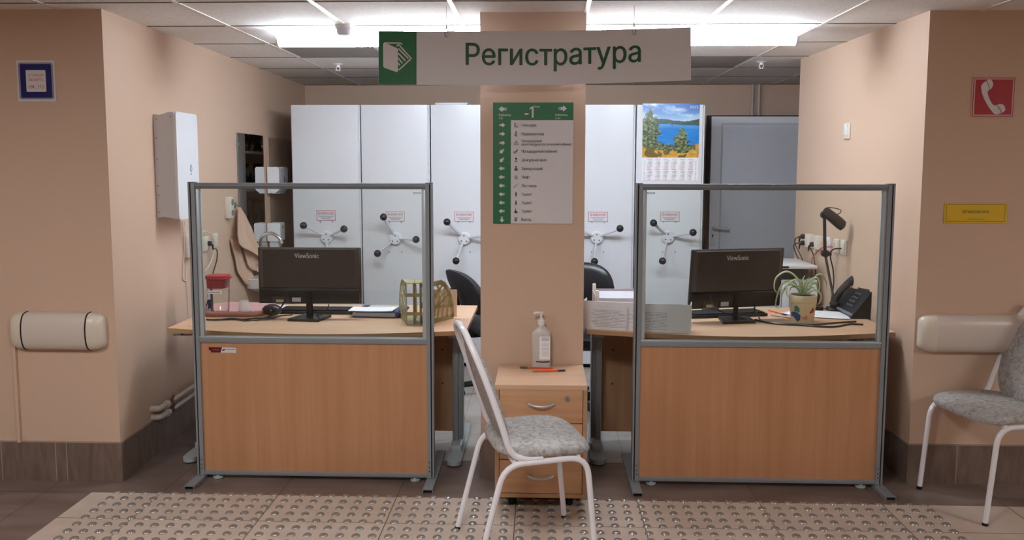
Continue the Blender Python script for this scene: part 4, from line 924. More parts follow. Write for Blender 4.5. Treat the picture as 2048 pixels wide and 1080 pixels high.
sp = spline([V((0, 0, .02)), L_(fx) + V((0, 0, -.03)), L_(fx) + V((.006, 0, .05)), L_(ap) + V((-.02, 0, -.004)), L_(ap) + V((.02, 0, -.002)), L_(en) + V((-.012, 0, .03)), L_(en)], 6)
MB().tube(sp, .0125, 12).obj('spout', 'chrome', t); MB().lathe([(.024, 0), (.024, .03), (.02, .06), (.02, .09), (.014, .095)], n=18).obj('body', 'chrome', t); MB().tube([(0, 0, .07), (.0, -.06, .085)], [.01, .006], 8).obj('lever', 'chrome', t); q = L_(en); MB().cyl(q + V((-.004, 0, .012)), q + V((.004, 0, -.012)), .015, 14).obj('aerator', 'steel', t)
# heating pipes low on the left wall
for i, (pa, s_) in enumerate((((302, 818), 'upper'), ((304, 835), 'lower'))):
    p = wl(*pa); o_ = .045; t = thing('wall_pipe', f'white pipe with elbow and dark valve low on the left wall, {s_} one', 'pipe', (p.x, p.y, p.z), AL, 'pipes along the left wall')
    MB().tube(fillet([(0, 0, 0), (o_, 0, .002), (o_, .09, .0)], .03), .0155, 12).obj('elbow', 'pvc', t)
    MB().cyl((o_, .075, 0), (o_, .10, 0), .02, 14).obj('collar', 'pvc', t); MB().cyl((o_, .098, 0), (o_, .155, 0), .0135, 10).obj('valve', 'brass', t)
    MB().box((o_ + .012, .13, .018), (.012, .05, .012), .004, R=Matrix.Rotation(.5, 3, 'X')).obj('valve_handle', 'brass', t); MB().cyl((o_, .15, 0), (o_, 2.4, .0), .0125, 12).obj('pipe', 'pvc', t)

# right wall: switch and five sockets with leads
p = wr(1696, 262); t = thing('light_switch', 'white light switch on the right wall', 'light switch', (p.x, p.y, p.z - .045), AR)
MB().box((.005, 0, .045), (.01, .082, .09), .003).obj('plate', 'socket', t); MB().box((.012, 0, .048), (.006, .05, .06), .002, R=Matrix.Rotation(.06, 3, 'Y')).obj('rocker', 'whitep', t)
socks = [((1624, 481), 'leftmost, with two black plugs', .08, .085, .035), ((1641, 485), 'second from the left, one black plug', .08, .085, .03), ((1658, 487), 'behind the desk lamp, white', .08, .08, .012), ((1675, 492), 'with the red cable', .07, .085, .012), ((1690, 495), 'rightmost, with a black cable', .07, .088, .012)]
nR = V((-1, -.03, 0))
for (pp, s_, a1, a2, a3) in socks: socket_box(1, *pp, 'wall socket on the right wall, ' + s_, a1, a2, a3, mt='whitep' if 'behind' in s_ else 'socket')
r1_ = lambda px, py, o=.02: wr(px, py) + nR * o
plug('black plug upper left in the leftmost right-wall socket', r1_(1620, 473, .037), nR, 0); plug('black plug lower left in the leftmost right-wall socket', r1_(1620, 486, .037), nR, 0); plug('black plug in the second socket of the right wall', r1_(1637, 489, .03), nR, 0)
cable('black lead curling left from the leftmost socket, upper', [r1_(1618, 473, .06), r1_(1609, 478, .06), r1_(1606, 490, .05), r1_(1610, 510, .03), r1_(1611, 522, .02), r1_(1608, 535, .02), r1_(1610, 560, .02)], .0035)
cable('black lead dropping from the lower plug of the leftmost socket', [r1_(1617, 486, .06), r1_(1606, 490, .06), r1_(1603, 505, .04), r1_(1607, 530, .02), r1_(1606, 560, .02)], .004)
cable('black lead hanging straight down from the second socket', [r1_(1634, 492, .05), r1_(1633, 510, .02), r1_(1636, 545, .015), r1_(1637, 600, .015)], .0035)
cable('red network cable looping down from the right wall', [r1_(1673, 494, .02), r1_(1663, 495, .05), r1_(1652, 506, .06), r1_(1643, 520, .06), r1_(1640, 550, .05), r1_(1645, 585, .05), r1_(1652, 612, .06)], .0035, 'cabler')
cable('black cable from the rightmost socket down to the telephone', [r1_(1689, 497, .015), r1_(1680, 499, .04), r1_(1674, 512, .04), r1_(1673, 540, .02), r1_(1674, 570, .02), r1_(1673, 600, .03), r1_(1680, 612, .05)], .004)

# ------------------------------------------------------------------ things on the desks
def dk(px, py, z=ZD): return onz(px, py, z)
def monitor(label, c, wd, ht, zb, rz, tilt, base_w, neck_h):
    t = thing('computer_monitor', label, 'monitor', (c.x, c.y, ZD), rz, 'monitors on the desks')
    R = Matrix.Rotation(tilt, 3, 'X'); o = V((0, .0, zb))
    def P(x, y, z): return o + R @ V((x, y, z))
    a = MB(); a.box(P(0, .018, ht / 2), (wd, .014, ht), .004, R=R); sh = a.obj('screen_housing', 'mon', t)
    a = MB(); prof = [(wd / 2 - .012, ht * .29, ht * .985, 0), (wd / 2 - .03, ht * .30, ht * .97, -.014)]
    vs = [P(sx * w_, .011 + dy, z) for w_, z0, z1, dy in prof for sx, z in ((-1, z0), (1, z0), (1, z1), (-1, z1))]
    a.add(vs, [(4, 5, 6, 7)] + [(i, (i + 1) % 4, 4 + (i + 1) % 4, 4 + i) for i in range(4)]); a.obj('rear_cover', 'mon', t, smooth=False)
    a = MB(); a.box(P(0, .004, ht * .145), (wd * .97, .018, ht * .27), .006, R=R); a.obj('lower_cover', 'black', t)
    a = MB(); a.box(P(0, .0255, ht / 2), (wd - .012, .001, ht - .014), R=R); a.obj('screen', 'leather', t)
    a = MB(); a.text('ViewSonic', P(-.01, -.0035, ht * .865), V((1, 0, 0)), R @ V((0, 0, 1)), .026, width=wd * .235); a.obj('lettering', 'silver2', t, smooth=False)
    a = MB(); yy = -.0055
    a.box(P(-wd * .275, yy, ht * .075), (wd * .16, .0008, ht * .11), R=R); a.obj('rating_label', 'label_d', t, smooth=False)
    a = MB(); a.box(P(-wd * .285, yy - .0006, ht * .055), (wd * .075, .0006, ht * .05), R=R); a.obj('yellow_label', 'label_y', t, smooth=False)
    a = MB(); a.box(P(-wd * .125, yy, ht * .08), (wd * .085, .0008, ht * .075), R=R); a.obj('white_label', 'paperb', t, smooth=False)
    a = MB()
    for i in range(3): a.box(P(-wd * (.19 + .012 * i), yy - .0006, ht * .10), (wd * .009, .0006, ht * .03), R=R)
    a.obj('rating_marks', 'paperb', t, smooth=False) if False else None
    MB().tube([(0, .002, .014), P(0, -.006, ht * .22)], [.02, .019], 12, flat=.6).obj('neck', 'blackm', t)
    a = MB(); a.prism([(-base_w * .5, -.07), (base_w * .34, -.085), (base_w * .5, .06), (-base_w * .26, .085)], (0, 0, 0), (1, 0, 0), (0, 1, 0), .014); a.obj('base', 'black', t)
    return t
MT['silver2'] = mat('printed_silver', 'cfcfd2', .4); MT['label_d'] = mat('dark_label', '3c3630', .6); MT['label_y'] = mat('cream_label', 'b5a98c', .6)
c = dk(620, 638); pl_ = at(515, 495, c.y); pr_ = at(722, 495, c.y); pb_ = at(620, 608, c.y)
monitor('black computer monitor seen from behind on the left desk', c, pr_.x - pl_.x, pl_.z - pb_.z, pb_.z - ZD, 0.0, 0, .20, .1)
c = dk(1470, 642); pl_ = at(1380, 500, c.y - .05); pr_ = at(1566, 495, c.y + .05); pb_ = at(1470, 616, c.y)
monitor('black computer monitor seen from behind on the right desk, turned slightly', c, (pr_.x - pl_.x) / math.cos(.26) * 1.01, pl_.z - pb_.z + .004, pb_.z - ZD, .26, .10, .21, .1)
def keyboard(label, p, rz, wd=.43):
    t = thing('keyboard', label, 'keyboard', p, rz, 'keyboards'); a = MB(); a.prism([(-.07, 0), (.07, 0), (.07, .012), (-.07, .024)], (-wd / 2, 0, 0), (0, -1, 0), (0, 0, 1), -wd if False else wd); 
    b = MB(); b.box((0, 0, .009), (wd, .14, .018), .005); b.obj('shell', 'black', t)
    for r in range(5): MB().box((0, .048 - .024 * r, .021), (wd - .03, .018, .006), .0015).obj('key_row', 'blackm', t)
    return t
keyboard('black keyboard behind the left monitor stand', dk(628, 629) + V((0, .07, 0)), 0, .42)
keyboard('black keyboard behind the right monitor stand', dk(1462, 641) + V((0, .15, 0)), .22, .44)
def mouse(label, p, rz, up=False):
    t = thing('computer_mouse', label, 'mouse', p, rz, 'computer mice'); a = MB()
    n = 20; rs = []
    for k in range(9):
        ph_ = PI / 2 * k / 8; rs.append([(.055 * math.cos(ph_) ** .6 * math.cos(2 * PI * j / n), .032 * math.cos(ph_) ** .6 * math.sin(2 * PI * j / n), .036 * math.sin(ph_) + .002) for j in range(n)])
    a.add([p_ for r in rs for p_ in r], [(i * n + j, i * n + (j + 1) % n, (i + 1) * n + (j + 1) % n, (i + 1) * n + j) for i in range(8) for j in range(n)] + [tuple(range(n - 1, -1, -1))])
    if up: a.v = [V((v.x, -v.z, v.y + .032)) for v in a.v]
    a.obj('shell', 'black', t)
    w_ = MB()
    if up: w_.sph((.004, -.037, .034), .005, 10); o = w_.obj('sensor', 'orange', t)
    else: w_.cyl((-.032, -.004, .031), (-.032, .004, .031), .01, 12); w_.obj('scroll_wheel', 'rubber', t)
    return t
p = dk(545, 631); mouse('black computer mouse standing on edge against the pink tray, orange sensor showing', p, 0, True)
mouse('black computer mouse behind the right keyboard', dk(1421, 625), .2)

# pink tray with jug and tumbler, sheets
tc = V(((dk(405, 628).x + dk(543, 628).x) / 2 + .0, 4.425, ZD))
t = thing('serving_tray', 'pink plastic tray at the left end of the left desk', 'tray', tc)
a = MB(); tw, td = .375, .29
rs = [rrect(tw - .05, td - .05, .07, 6), rrect(tw, td, .09, 6), rrect(tw + .004, td + .004, .092, 6), rrect(tw - .012, td - .012, .084, 6), rrect(tw - .06, td - .06, .066, 6)]; zz = (0, .03, .034, .032, .006); n = len(rs[0])
a.add([(x, y, z) for r, z in zip(rs, zz) for x, y in r], [(i * n + j, i * n + (j + 1) % n, (i + 1) * n + (j + 1) % n, (i + 1) * n + j) for i in range(4) for j in range(n)] + [tuple(range(n - 1, -1, -1)), tuple(4 * n + j for j in range(n))]); a.obj('tray_body', 'trayp', t, ang=60)
jp = V((dk(437, 628).x, 4.39, ZD + .0065)); jh = at(437, 549, 4.39).z - jp.z
t = thing('water_jug', 'clear square jug with a red lid standing on the pink tray', 'jug', jp)
rs = [rrect(.088, .088, .022, 5), rrect(.094, .094, .024, 5), rrect(.104, .104, .026, 5), rrect(.108, .108, .028, 5)]; zz = (0, .004, jh * .7, jh * .93); n = len(rs[0])
a = MB(); a.add([(x, y, z) for r, z in zip(rs, zz) for x, y in r], [(i * n + j, i * n + (j + 1) % n, (i + 1) * n + (j + 1) % n, (i + 1) * n + j) for i in range(3) for j in range(n)] + [tuple(range(n - 1, -1, -1))]); a.obj('jug_body', 'clear', t)
a = MB(); a.prism(rrect(.096, .096, .024, 5), (0, 0, jh * .66), (1, 0, 0), (0, 1, 0), jh * .22); a.obj('lid_insert', 'jugred', t); a = MB(); a.prism(rrect(.116, .112, .03, 5), (0, 0, jh * .90), (1, 0, 0), (0, 1, 0), jh * .09); a.box((.05, 0, jh * .93), (.05, .04, .012), .004); a.obj('lid', 'jugred', t)
a = MB(); a.box((.0, -.0535, jh * .575), (.08, .0008, .018)); sb = a.obj('label_strip', 'paper', t, smooth=False); a = MB(); a.box((-.004, -.0542, jh * .575), (.07, .0005, .003)); a.obj('print', 'ink', sb, smooth=False)
a = MB(); a.box((-.03, -.0515, jh * .26), (.02, .0008, .05)); a.obj('side_label', 'navy', t, smooth=False)
gp_ = V((dk(487, 628).x, 4.40, ZD + .0065)); gh = at(487, 601, 4.40).z - gp_.z
t = thing('drinking_tumbler', 'frosted plastic tumbler upside down on the pink tray', 'tumbler', gp_)
MB().lathe([(.034, 0), (.033, .003), (.027, gh - .006), (.024, gh), (0, gh)], n=24).obj('cup', 'water', t); MB().lathe([(.034, 0), (.0355, .002), (.0355, .006), (.034, .008)], n=24).obj('rim', 'clear', t)
def sheet(label, c, wd, dp, rz, m='paper', z=.0008, curl=.0):
    t = thing('paper_sheet', label, 'paper', c, rz); a = MB(); f = lambda u, v: ((u - .5) * wd, (v - .5) * dp, z + curl * (2 * u - 1) ** 2 * .5 + curl * v * v * .4)
    a.grid(f, 8, 8); a.grid(lambda u, v: V(f(1 - u, v)) - V((0, 0, .0007)), 8, 8); a.obj('sheet', m, t)
    return t
sheet('white paper lying behind the pink tray on the left desk', dk(527, 614), .26, .12, -.1, z=.0012, curl=.003)
sheet('white paper strip between the pink tray and the left monitor stand', dk(587, 622) + V((0, .05, 0)), .2, .06, .05, z=.0012)

# thick binder with loose papers
c = dk(757, 632) + V((0, .05, 0))
t = thing('binder', 'thick navy binder with a white cover sheet on the left desk', 'binder', c, -.1)
MB().box((.0, 0, .016), (.225, .19, .026), .004).obj('page_block', 'paperb', t); MB().box((.005, .0, .031), (.25, .21, .004), .0015).obj('front_cover', 'folderb', t); MB().box((0, 0, .002), (.25, .21, .004), .0015).obj('back_cover', 'folderb', t)
MB().tube([(.124, -.104, .0165), (.124, .104, .0165)], .0165, 10, flat=.5).obj('spine', 'folderb', t); MB().box((.005, .03, .0335), (.165, .12, .0008)).obj('cover_sheet', 'sheetg', t, smooth=False)
sheet('loose white papers slipping off the front of the navy binder', c + V((-.03, -.06, .034)), .24, .12, -.02, z=.004, curl=.004)
# perforated magazine file: four fanned dividers between a base and a top
A0, A1, B0, B1 = dk(813, 650), dk(856, 650), dk(799, 632), dk(905, 637)
A0, A1, B0, B1 = [V((v.x, v.y, ZD)) for v in (A0, A1, B0, B1)]; hf = at(834, 567, A0.y).z - ZD
t = thing('magazine_file', 'khaki perforated plastic magazine file with three bays on the left desk', 'magazine file', (A0 + A1 + B0 + B1) / 4)
def bar(a, p, q, wd, nrm, th=.003):
    d = (q - p).normalized(); s_ = d.cross(nrm).normalized() * wd / 2; k = nrm * th / 2; e = d * wd * .3
    a.add([p - e + s_ + k, p - e - s_ + k, q + e - s_ + k, q + e + s_ + k, p - e + s_ - k, p - e - s_ - k, q + e - s_ - k, q + e + s_ - k], [(0, 1, 2, 3), (7, 6, 5, 4), (0, 4, 5, 1), (1, 5, 6, 2), (2, 6, 7, 3), (3, 7, 4, 0)])
for i in range(4):
    p, q = A0.lerp(A1, i / 3), B0.lerp(B1, i / 3); d = (q - p); L = d.length; d.normalize(); nrm = V((-d.y, d.x, 0))
    f = lambda u, z: p + d * (u * L) + V((0, 0, .014 + z * (hf - .022)))
    curve = [(.52, 1.0), (.66, .93), (.8, .78), (.9, .58), (.97, .32), (1., .05)]
    a = MB()
    outline = [(0, 0), (0, 1.0), (.52, 1.0)] + curve[1:] + [(1., 0)]
    for (u0, z0), (u1, z1) in zip(outline, outline[1:] + outline[:1]): bar(a, f(u0, z0), f(u1, z1), .026, nrm)
    for (u0, z0), (u1, z1) in (((.06, .42), (.62, .96)), ((.10, .06), (.72, .88)), ((.05, .40), (.95, .30)), ((.2, .02), (.3, .36)), ((.38, .02), (.48, .62)), ((.56, .02), (.66, .72)), ((.75, .02), (.84, .5)), ((.30, .62), (.12, .98)), ((.45, .78), (.36, 1.)), ((.34, .35), (.86, .66))): bar(a, f(u0, z0), f(u1, z1), .014, nrm)
    a.obj('divider', 'holder', t, True, smooth=False)
a = MB(); a.prism([((v - A0).x, (v - A0).y) for v in (A0, A1, B1, B0)], A0, (1, 0, 0), (0, 1, 0), .004); a.obj('base', 'holder', t, True, smooth=False)
M0, M1 = A0.lerp(B0, .52), A1.lerp(B1, .52); a = MB(); a.prism([((v - A0).x, (v - A0).y) for v in (A0, A1, M1, M0)], A0 + V((0, 0, hf - .002)), (1, 0, 0), (0, 1, 0), .004); a.obj('top', 'holder', t, True, smooth=False)
for zf in (.27, .72):
    a = MB(); bar(a, A0 + V((0, -.002, hf * zf)), A1 + V((0, -.002, hf * zf)), .018, V((0, -1, 0))); a.obj('cross_band', 'holder', t, True, smooth=False)
fo = (A1 + B1) / 2; a = MB()
t = thing('paper_folder', 'sand coloured cardboard folder standing behind the magazine file', 'folder', (B1.x - .075, B1.y + .06, ZD), -.12)
fh = at(911, 580, B1.y + .04).z - ZD
MB().box((0, 0, fh / 2), (.19, .004, fh), .001).obj('cover', 'hbox', t, smooth=False); MB().box((-.002, .005, fh / 2 - .004), (.18, .006, fh - .01), .001).obj('pages', 'paper', t, smooth=False)
# cables on the left desk
k1 = lambda px, py, h_=.005: dk(px, py) + V((0, 0, h_))
cable('black monitor cable lying in front of the pink tray, thick one', [k1(413, 641), k1(430, 641.5), k1(455, 639.5), k1(480, 640.5), k1(510, 639.5, .008), k1(540, 637, .010), at(560, 617, 4.19), at(570, 600, 4.20), at(574, 588, 4.205)], .0042)
cable('black cable loop in front of the pink tray, thin one', [k1(420, 641), k1(440, 640), k1(463, 638.5, .005), k1(478, 639.5), k1(500, 642), k1(530, 641), k1(560, 634)], .003)
cable('black cable running from the tray toward the left monitor stand', [k1(430, 642), k1(470, 641), k1(490, 643.5), k1(515, 641), k1(545, 637), k1(556, 634), k1(585, 634, .012)], .0034)
cable('short black cable hanging from the left monitor beside its stand', [at(658, 609, 4.21), at(655, 616, 4.20), at(645, 628, 4.2), k1(630, 634, .012), k1(612, 634, .018)], .0032)

# paper box, letter tray
b0, b1 = dk(1166, 657), dk(1381, 668); b0.z = b1.z = ZD; u = (b1 - b0); L = u.length; u.normalize(); bh = at(1343, 609, 3.965).z - ZD
t = thing('document_box', 'white open paper box with printed sheets taped to its front on the right desk', 'box', (b0 + b1) / 2, math.atan2(u.y, u.x))
dpt = .10
a = MB(); a.bb((-L / 2, 0, 0), (L / 2, dpt, .004)); a.bb((-L / 2, 0, .004), (L / 2, .004, bh)); a.bb((-L / 2, dpt - .004, .004), (L / 2, dpt, bh * .86)); a.bb((-L / 2, .004, .004), (-L / 2 + .004, dpt - .004, bh)); a.bb((L / 2 - .004, .004, .004), (L / 2, dpt - .004, bh)); a.obj('box_body', 'paper', t, smooth=False)
a = MB(); a.prism([(-L / 2 + .006, bh - .032), (-L * .18, bh - .026), (-L * .17, bh - .002), (-L / 2 + .002, bh + .002)], (0, -.0035, 0), U, W, -.0012); a.obj('folded_lip', 'paper', t, smooth=False)
a = MB(); a.prism([(-L * .16, bh - .030), (L * .16, bh - .028), (L * .16, bh - .001), (-L * .165, bh - .001)], (0, -.0035, 0), U, W, -.0012); a.obj('folded_lip', 'paper', t, smooth=False)
for x0, x1, sd in ((-L * .43, -L * .10, 3), (-L * .075, L * .285, 5)):
    a = MB(); a.prism([(x0 - .012, .004), (x1 + .02, .003), (x1 + .02, bh - .034 if sd == 3 else bh - .006), (x0 - .006, bh - .034 if sd == 3 else bh - .006)], (0, -.001, 0), U, W, -.0008); ps = a.obj('printed_sheet', 'paper', t, smooth=False)
    rnd = random.Random(sd); a = MB(); z = bh - .046
    while z > .012:
        x = x0 + rnd.random() * .03
        while x < x1 - .02:
            l_ = min(x1 - x, .03 + rnd.random() * .09); a.prism([(x, z), (x + l_, z), (x + l_, z + .0016), (x, z + .0016)], (0, -.0020, 0), U, W, -.0003); x += l_ + .008
        z -= .0075
    a.obj('printed_lines', 'lines', ps, smooth=False)
a = MB(); a.prism([(L * .31, 0.001), (L / 2, 0.002), (L / 2 + .001, bh), (L * .31, bh + .002)], (0, -.0012, 0), U, W, -.001); a.prism([(L * .315, .006), (L * .455, .006), (L * .445, .045), (L * .315, .046)], (0, -.0024, 0), U, W, -.0006); a.obj('plain_flap', 'paper', t, smooth=False)
MB().box((.02, dpt * .5, bh * .42), (L - .05, dpt * .6, bh * .76)).obj('papers', 'paperb', t, smooth=False)
p, q = dk(1192, 621), dk(1290, 621); yT = 4.42
xl, xr = at(1192, 600, yT).x, at(1291, 600, yT).x; zt = at(1192, 586, yT).z - ZD
t = thing('letter_tray', 'pale plastic letter tray behind the document box on the right desk', 'letter tray', ((xl + xr) / 2, yT, ZD)); wd = xr - xl; dd = .30
for z in (.012, zt * .52):
    a = MB(); a.bb((-wd / 2, 0, z), (wd / 2, dd, z + .004)); a.bb((-wd / 2, dd - .004, z), (wd / 2, dd, z + .04)); a.bb((-wd / 2, 0, z), (-wd / 2 + .004, dd, z + .035)); a.bb((wd / 2 - .004, 0, z), (wd / 2, dd, z + .035)); a.obj('shelf', 'tray2', t, smooth=False)
for sx in (-1, 1):
    for y in (.02, dd - .02): MB().box((sx * (wd / 2 - .008), y, zt / 2 + .006), (.02, .02, zt + .012), .005).obj('post', 'cream', t)
for j, z in enumerate((.018, zt * .52 + .006)): a = MB(); a.box((0, dd / 2, z + .012), (wd - .04, dd - .04, .022)); a.obj('papers', 'paperb', t, smooth=False)

# potted spider plant
c = dk(1611, 648) + V((0, .055, 0)); ph = at(1612, 589, c.y).z - ZD
t = thing('potted_plant', 'small spider plant in a cream pot painted with fish on the right desk', 'plant', c)
a = MB(); a.lathe([(.056, 0), (.058, .004), (.066, ph * .74), (.069, ph * .76), (.071, ph * .97), (.069, ph), (.063, ph), (.062, ph * .93)], n=32); po = a.obj('pot', 'pot', t)
MB().lathe([(.0622, ph * .94), (.04, ph * .955), (0, ph * .96)], n=20).obj('soil', 'soil', t)
def decal(poly, m, name):   # painted on the pot: (angle degrees from the front, height) wrapped round it
    a = MB(); pts = []
    for i in range(len(poly)):
        (a0, z0), (a1, z1) = poly[i], poly[(i + 1) % len(poly)]
        pts += [(a0 + (a1 - a0) * k / 3, z0 + (z1 - z0) * k / 3) for k in range(3)]
    cx_ = sum(p[0] for p in pts) / len(pts); cz_ = sum(p[1] for p in pts) / len(pts)
    g = lambda an, z, o=.0012: (math.sin(math.radians(an)) * (.058 + .008 * z / .74 + o), -math.cos(math.radians(an)) * (.058 + .008 * z / .74 + o), z * ph)
    n = len(pts); vs = [g(cx_, cz_)] + [g(cx_ + (x - cx_) * .5, cz_ + (z - cz_) * .5) for x, z in pts] + [g(*p) for p in pts]
    a.add(vs, [(0, 1 + i, 1 + (i + 1) % n) for i in range(n)] + [(1 + i, 1 + n + i, 1 + n + (i + 1) % n, 1 + (i + 1) % n) for i in range(n)]); a.obj(name, m, po)
decal([(-80, .36), (-62, .42), (-40, .40), (-26, .30), (-28, .14), (-40, .06), (-50, .14), (-64, .24), (-78, .24)], 'potblue', 'painted_fish')
decal([(-58, .44), (-30, .42), (-32, .56), (-44, .66), (-56, .60)], 'potgreen', 'painted_weed')
decal([(14, .44), (22, .48), (30, .58), (38, .56), (44, .50), (42, .42), (30, .40), (20, .36)], 'potred', 'painted_fish')
decal([(-20, .24), (-8, .26), (2, .32), (8, .24), (2, .16), (-12, .16)], 'potorange', 'painted_fish')
def leaf(pts, w_, m='leaf'):
    pts = spline([V(p) for p in pts], 5); a = MB(); n = len(pts); vs = []
    for i, p in enumerate(pts):
        tt = (pts[min(i + 1, n - 1)] - pts[max(i - 1, 0)]).normalized(); s_ = tt.cross(V((.2, -1, .3))).normalized(); ww = w_ * math.sin(PI * min(1, (i / (n - 1)) * .9 + .12)) ** .7 * .5
        nn = tt.cross(s_).normalized() * .0012; vs += [p - s_ * ww + nn, p + nn * -1.5, p + s_ * ww + nn]
    fs = []
    for i in range(n - 1): fs += [(i * 3, i * 3 + 1, i * 3 + 4, i * 3 + 3), (i * 3 + 1, i * 3 + 2, i * 3 + 5, i * 3 + 4)]
    a.add(vs, fs); a.obj('leaf', m, t)
lp = lambda px, py, dy=0.: at(px, py, c.y + dy) - V((c.x, c.y, ZD))
roots = V((-.005, 0, ph * .95))
lv = [[(1601, 588), (1597, 560), (1575, 543), (1553, 555), (1549, 578), (1560, 590)], [(1600, 588), (1590, 566), (1572, 562), (1560, 576), (1553, 598), (1552, 612), (1560, 619)], [(1602, 588), (1590, 572), (1575, 570), (1566, 585), (1563, 596)],
      [(1604, 588), (1600, 562), (1588, 560), (1574, 572), (1575, 592), (1580, 594)], [(1606, 588), (1604, 566), (1610, 550)], [(1608, 588), (1612, 562), (1622, 558)], [(1610, 588), (1620, 562), (1634, 556), (1640, 572), (1634, 592)],
      [(1612, 588), (1622, 570), (1632, 566), (1636, 580), (1636, 588)], [(1612, 588), (1626, 560), (1640, 548), (1652, 562), (1654, 580)], [(1614, 588), (1630, 580), (1642, 590), (1640, 604), (1634, 610)], [(1605, 588), (1596, 576), (1584, 574), (1578, 584)],
      [(1607, 588), (1606, 570), (1600, 556)], [(1609, 588), (1614, 572), (1616, 556)], [(1604, 588), (1598, 570), (1606, 560)], [(1611, 588), (1618, 578), (1626, 574), (1630, 582)]]
for i, pts in enumerate(lv):
    n = len(pts); dyy = ((i * 37) % 11 - 5) / 5 * .05
    leaf([roots + (lp(*pts[0]) - roots) * .6] + [lp(x, y, dyy * (k + 1) / n) for k, (x, y) in enumerate(pts[1:])], .0105, 'leaf' if i % 3 else 'leafp')

# paper, pen, telephone, adapter
pen('orange pen lying between the right monitor and the plant pot', dk(1541, 623).xy, dk(1571, 631).xy, ZD, 0)
sheet('stack of white papers under the telephone on the right desk', dk(1668, 634) + V((-.02, .05, 0)), .22, .22, -.28, z=.0045)
sheet('folded white note beside the orange pen on the right desk', dk(1577, 630) + V((0, .02, 0)), .07, .05, .5, z=.003, curl=.01)
c = dk(1632, 620); t = thing('power_adapter', 'small black power adapter behind the papers on the right desk', 'adapter', c, -.2)
MB().box((0, 0, .011), (.075, .035, .022), .004).obj('case', 'black', t); MB().tube([(.036, 0, .011), (.055, .003, .009), (.085, .0, .004)], .003, 6).obj('lead', 'black', t)
A, B = dk(1661, 616), dk(1709, 641); A.z = B.z = ZD + .006
fr = (B - A); ln = fr.length; fr.normalize(); bk = V((-fr.y, fr.x, 0)); bk = bk if bk.x > 0 else -bk
t = thing('desk_telephone', 'black desk telephone with keypad and handset on the right desk', 'telephone', ((A + B) / 2).xy.to_3d() + V((0, 0, ZD)), math.atan2(fr.y, fr.x))
ln = min(ln, .30); dep = .115; hg = .168
def ph_(x, d, z): return (x, d, z)     # x along the front edge, d away from it
sgn_ = 1 if Matrix.Rotation(math.atan2(fr.y, fr.x), 2) @ V((0, 1)) @ bk.xy > 0 else -1
hl = ln / 2
a = MB(); prof = [(0, .0), (0, .012), (dep, hg), (dep + .0, hg - .03), (dep * .75, 0)]
a.add([(x, d * sgn_, z) for x in (-hl, hl) for d, z in prof], [(i, (i + 1) % 5, 5 + (i + 1) % 5, 5 + i) for i in range(5)] + [(4, 3, 2, 1, 0), (5, 6, 7, 8, 9)]); a.obj('body', 'black', t, smooth=False)
sl = V((0, dep * sgn_, hg - .012)); sll = sl.length; sv = sl.normalized(); xv = V((1, 0, 0)); nv_ = xv.cross(sv) ; nv_ = nv_ if nv_.z > 0 else -nv_
def face(x, s_, o=.002): return V((x, 0, .012)) + sv * (s_ * sll) + nv_ * o
Rf = Matrix((xv, sv, nv_)).transposed()
a = MB(); a.box(face(0, .04, .003), (ln * .98, .014, .005), .001, R=Rf); a.obj('front_strip', 'aludark', t)
for i in range(3):
    for j in range(4): a = MB(); a.box(face(hl * (-.02 + .2 * i), .28 + .13 * j, .003), (.017, .012, .006), .002, R=Rf); a.obj('key', 'phonekey', t)
a = MB(); a.box(face(hl * .3, .88, .003), (ln * .5, .03, .006), .002, R=Rf); a.obj('display', 'leather', t)
a = MB(); x_ = -hl * .76
a.tube(spline([face(x_, .02, .022), face(x_, .25, .032), face(x_, .5, .036), face(x_, .8, .032), face(x_, 1.04, .022)], 5), .021, 12, flat=.8); a.sph(face(x_, .08, .014), .028, 14); a.sph(face(x_, .96, .016), .03, 14); a.obj('handset', 'blackm', t)
cable('bundle of black cables on the right desk in front of the pot, front one', [k1(1510, 641), k1(1530, 646), k1(1560, 650), k1(1600, 652), k1(1640, 655), k1(1672, 655), k1(1700, 650), k1(1726, 651)], .005)
cable('bundle of black cables on the right desk in front of the pot, rear one', [k1(1515, 643), k1(1545, 648), k1(1590, 650), k1(1630, 651), k1(1665, 648), k1(1690, 646), k1(1712, 645)], .0045)
cable('thin dark lead from the right keyboard past the orange pen to the pot', [k1(1542, 633), k1(1560, 635), k1(1585, 639), k1(1600, 641, .003)], .0022)
cable('black monitor lead falling from the right monitor to its stand', [at(1420, 590, 4.19), at(1423, 606, 4.18), at(1440, 622, 4.15), k1(1462, 638, .03), k1(1480, 642, .02), k1(1505, 643)], .0038)
cable('short dark lead with plug hanging under the right monitor', [at(1509, 612, 4.25), at(1510, 624, 4.25), k1(1513, 636, .03), k1(1520, 642)], .0042)

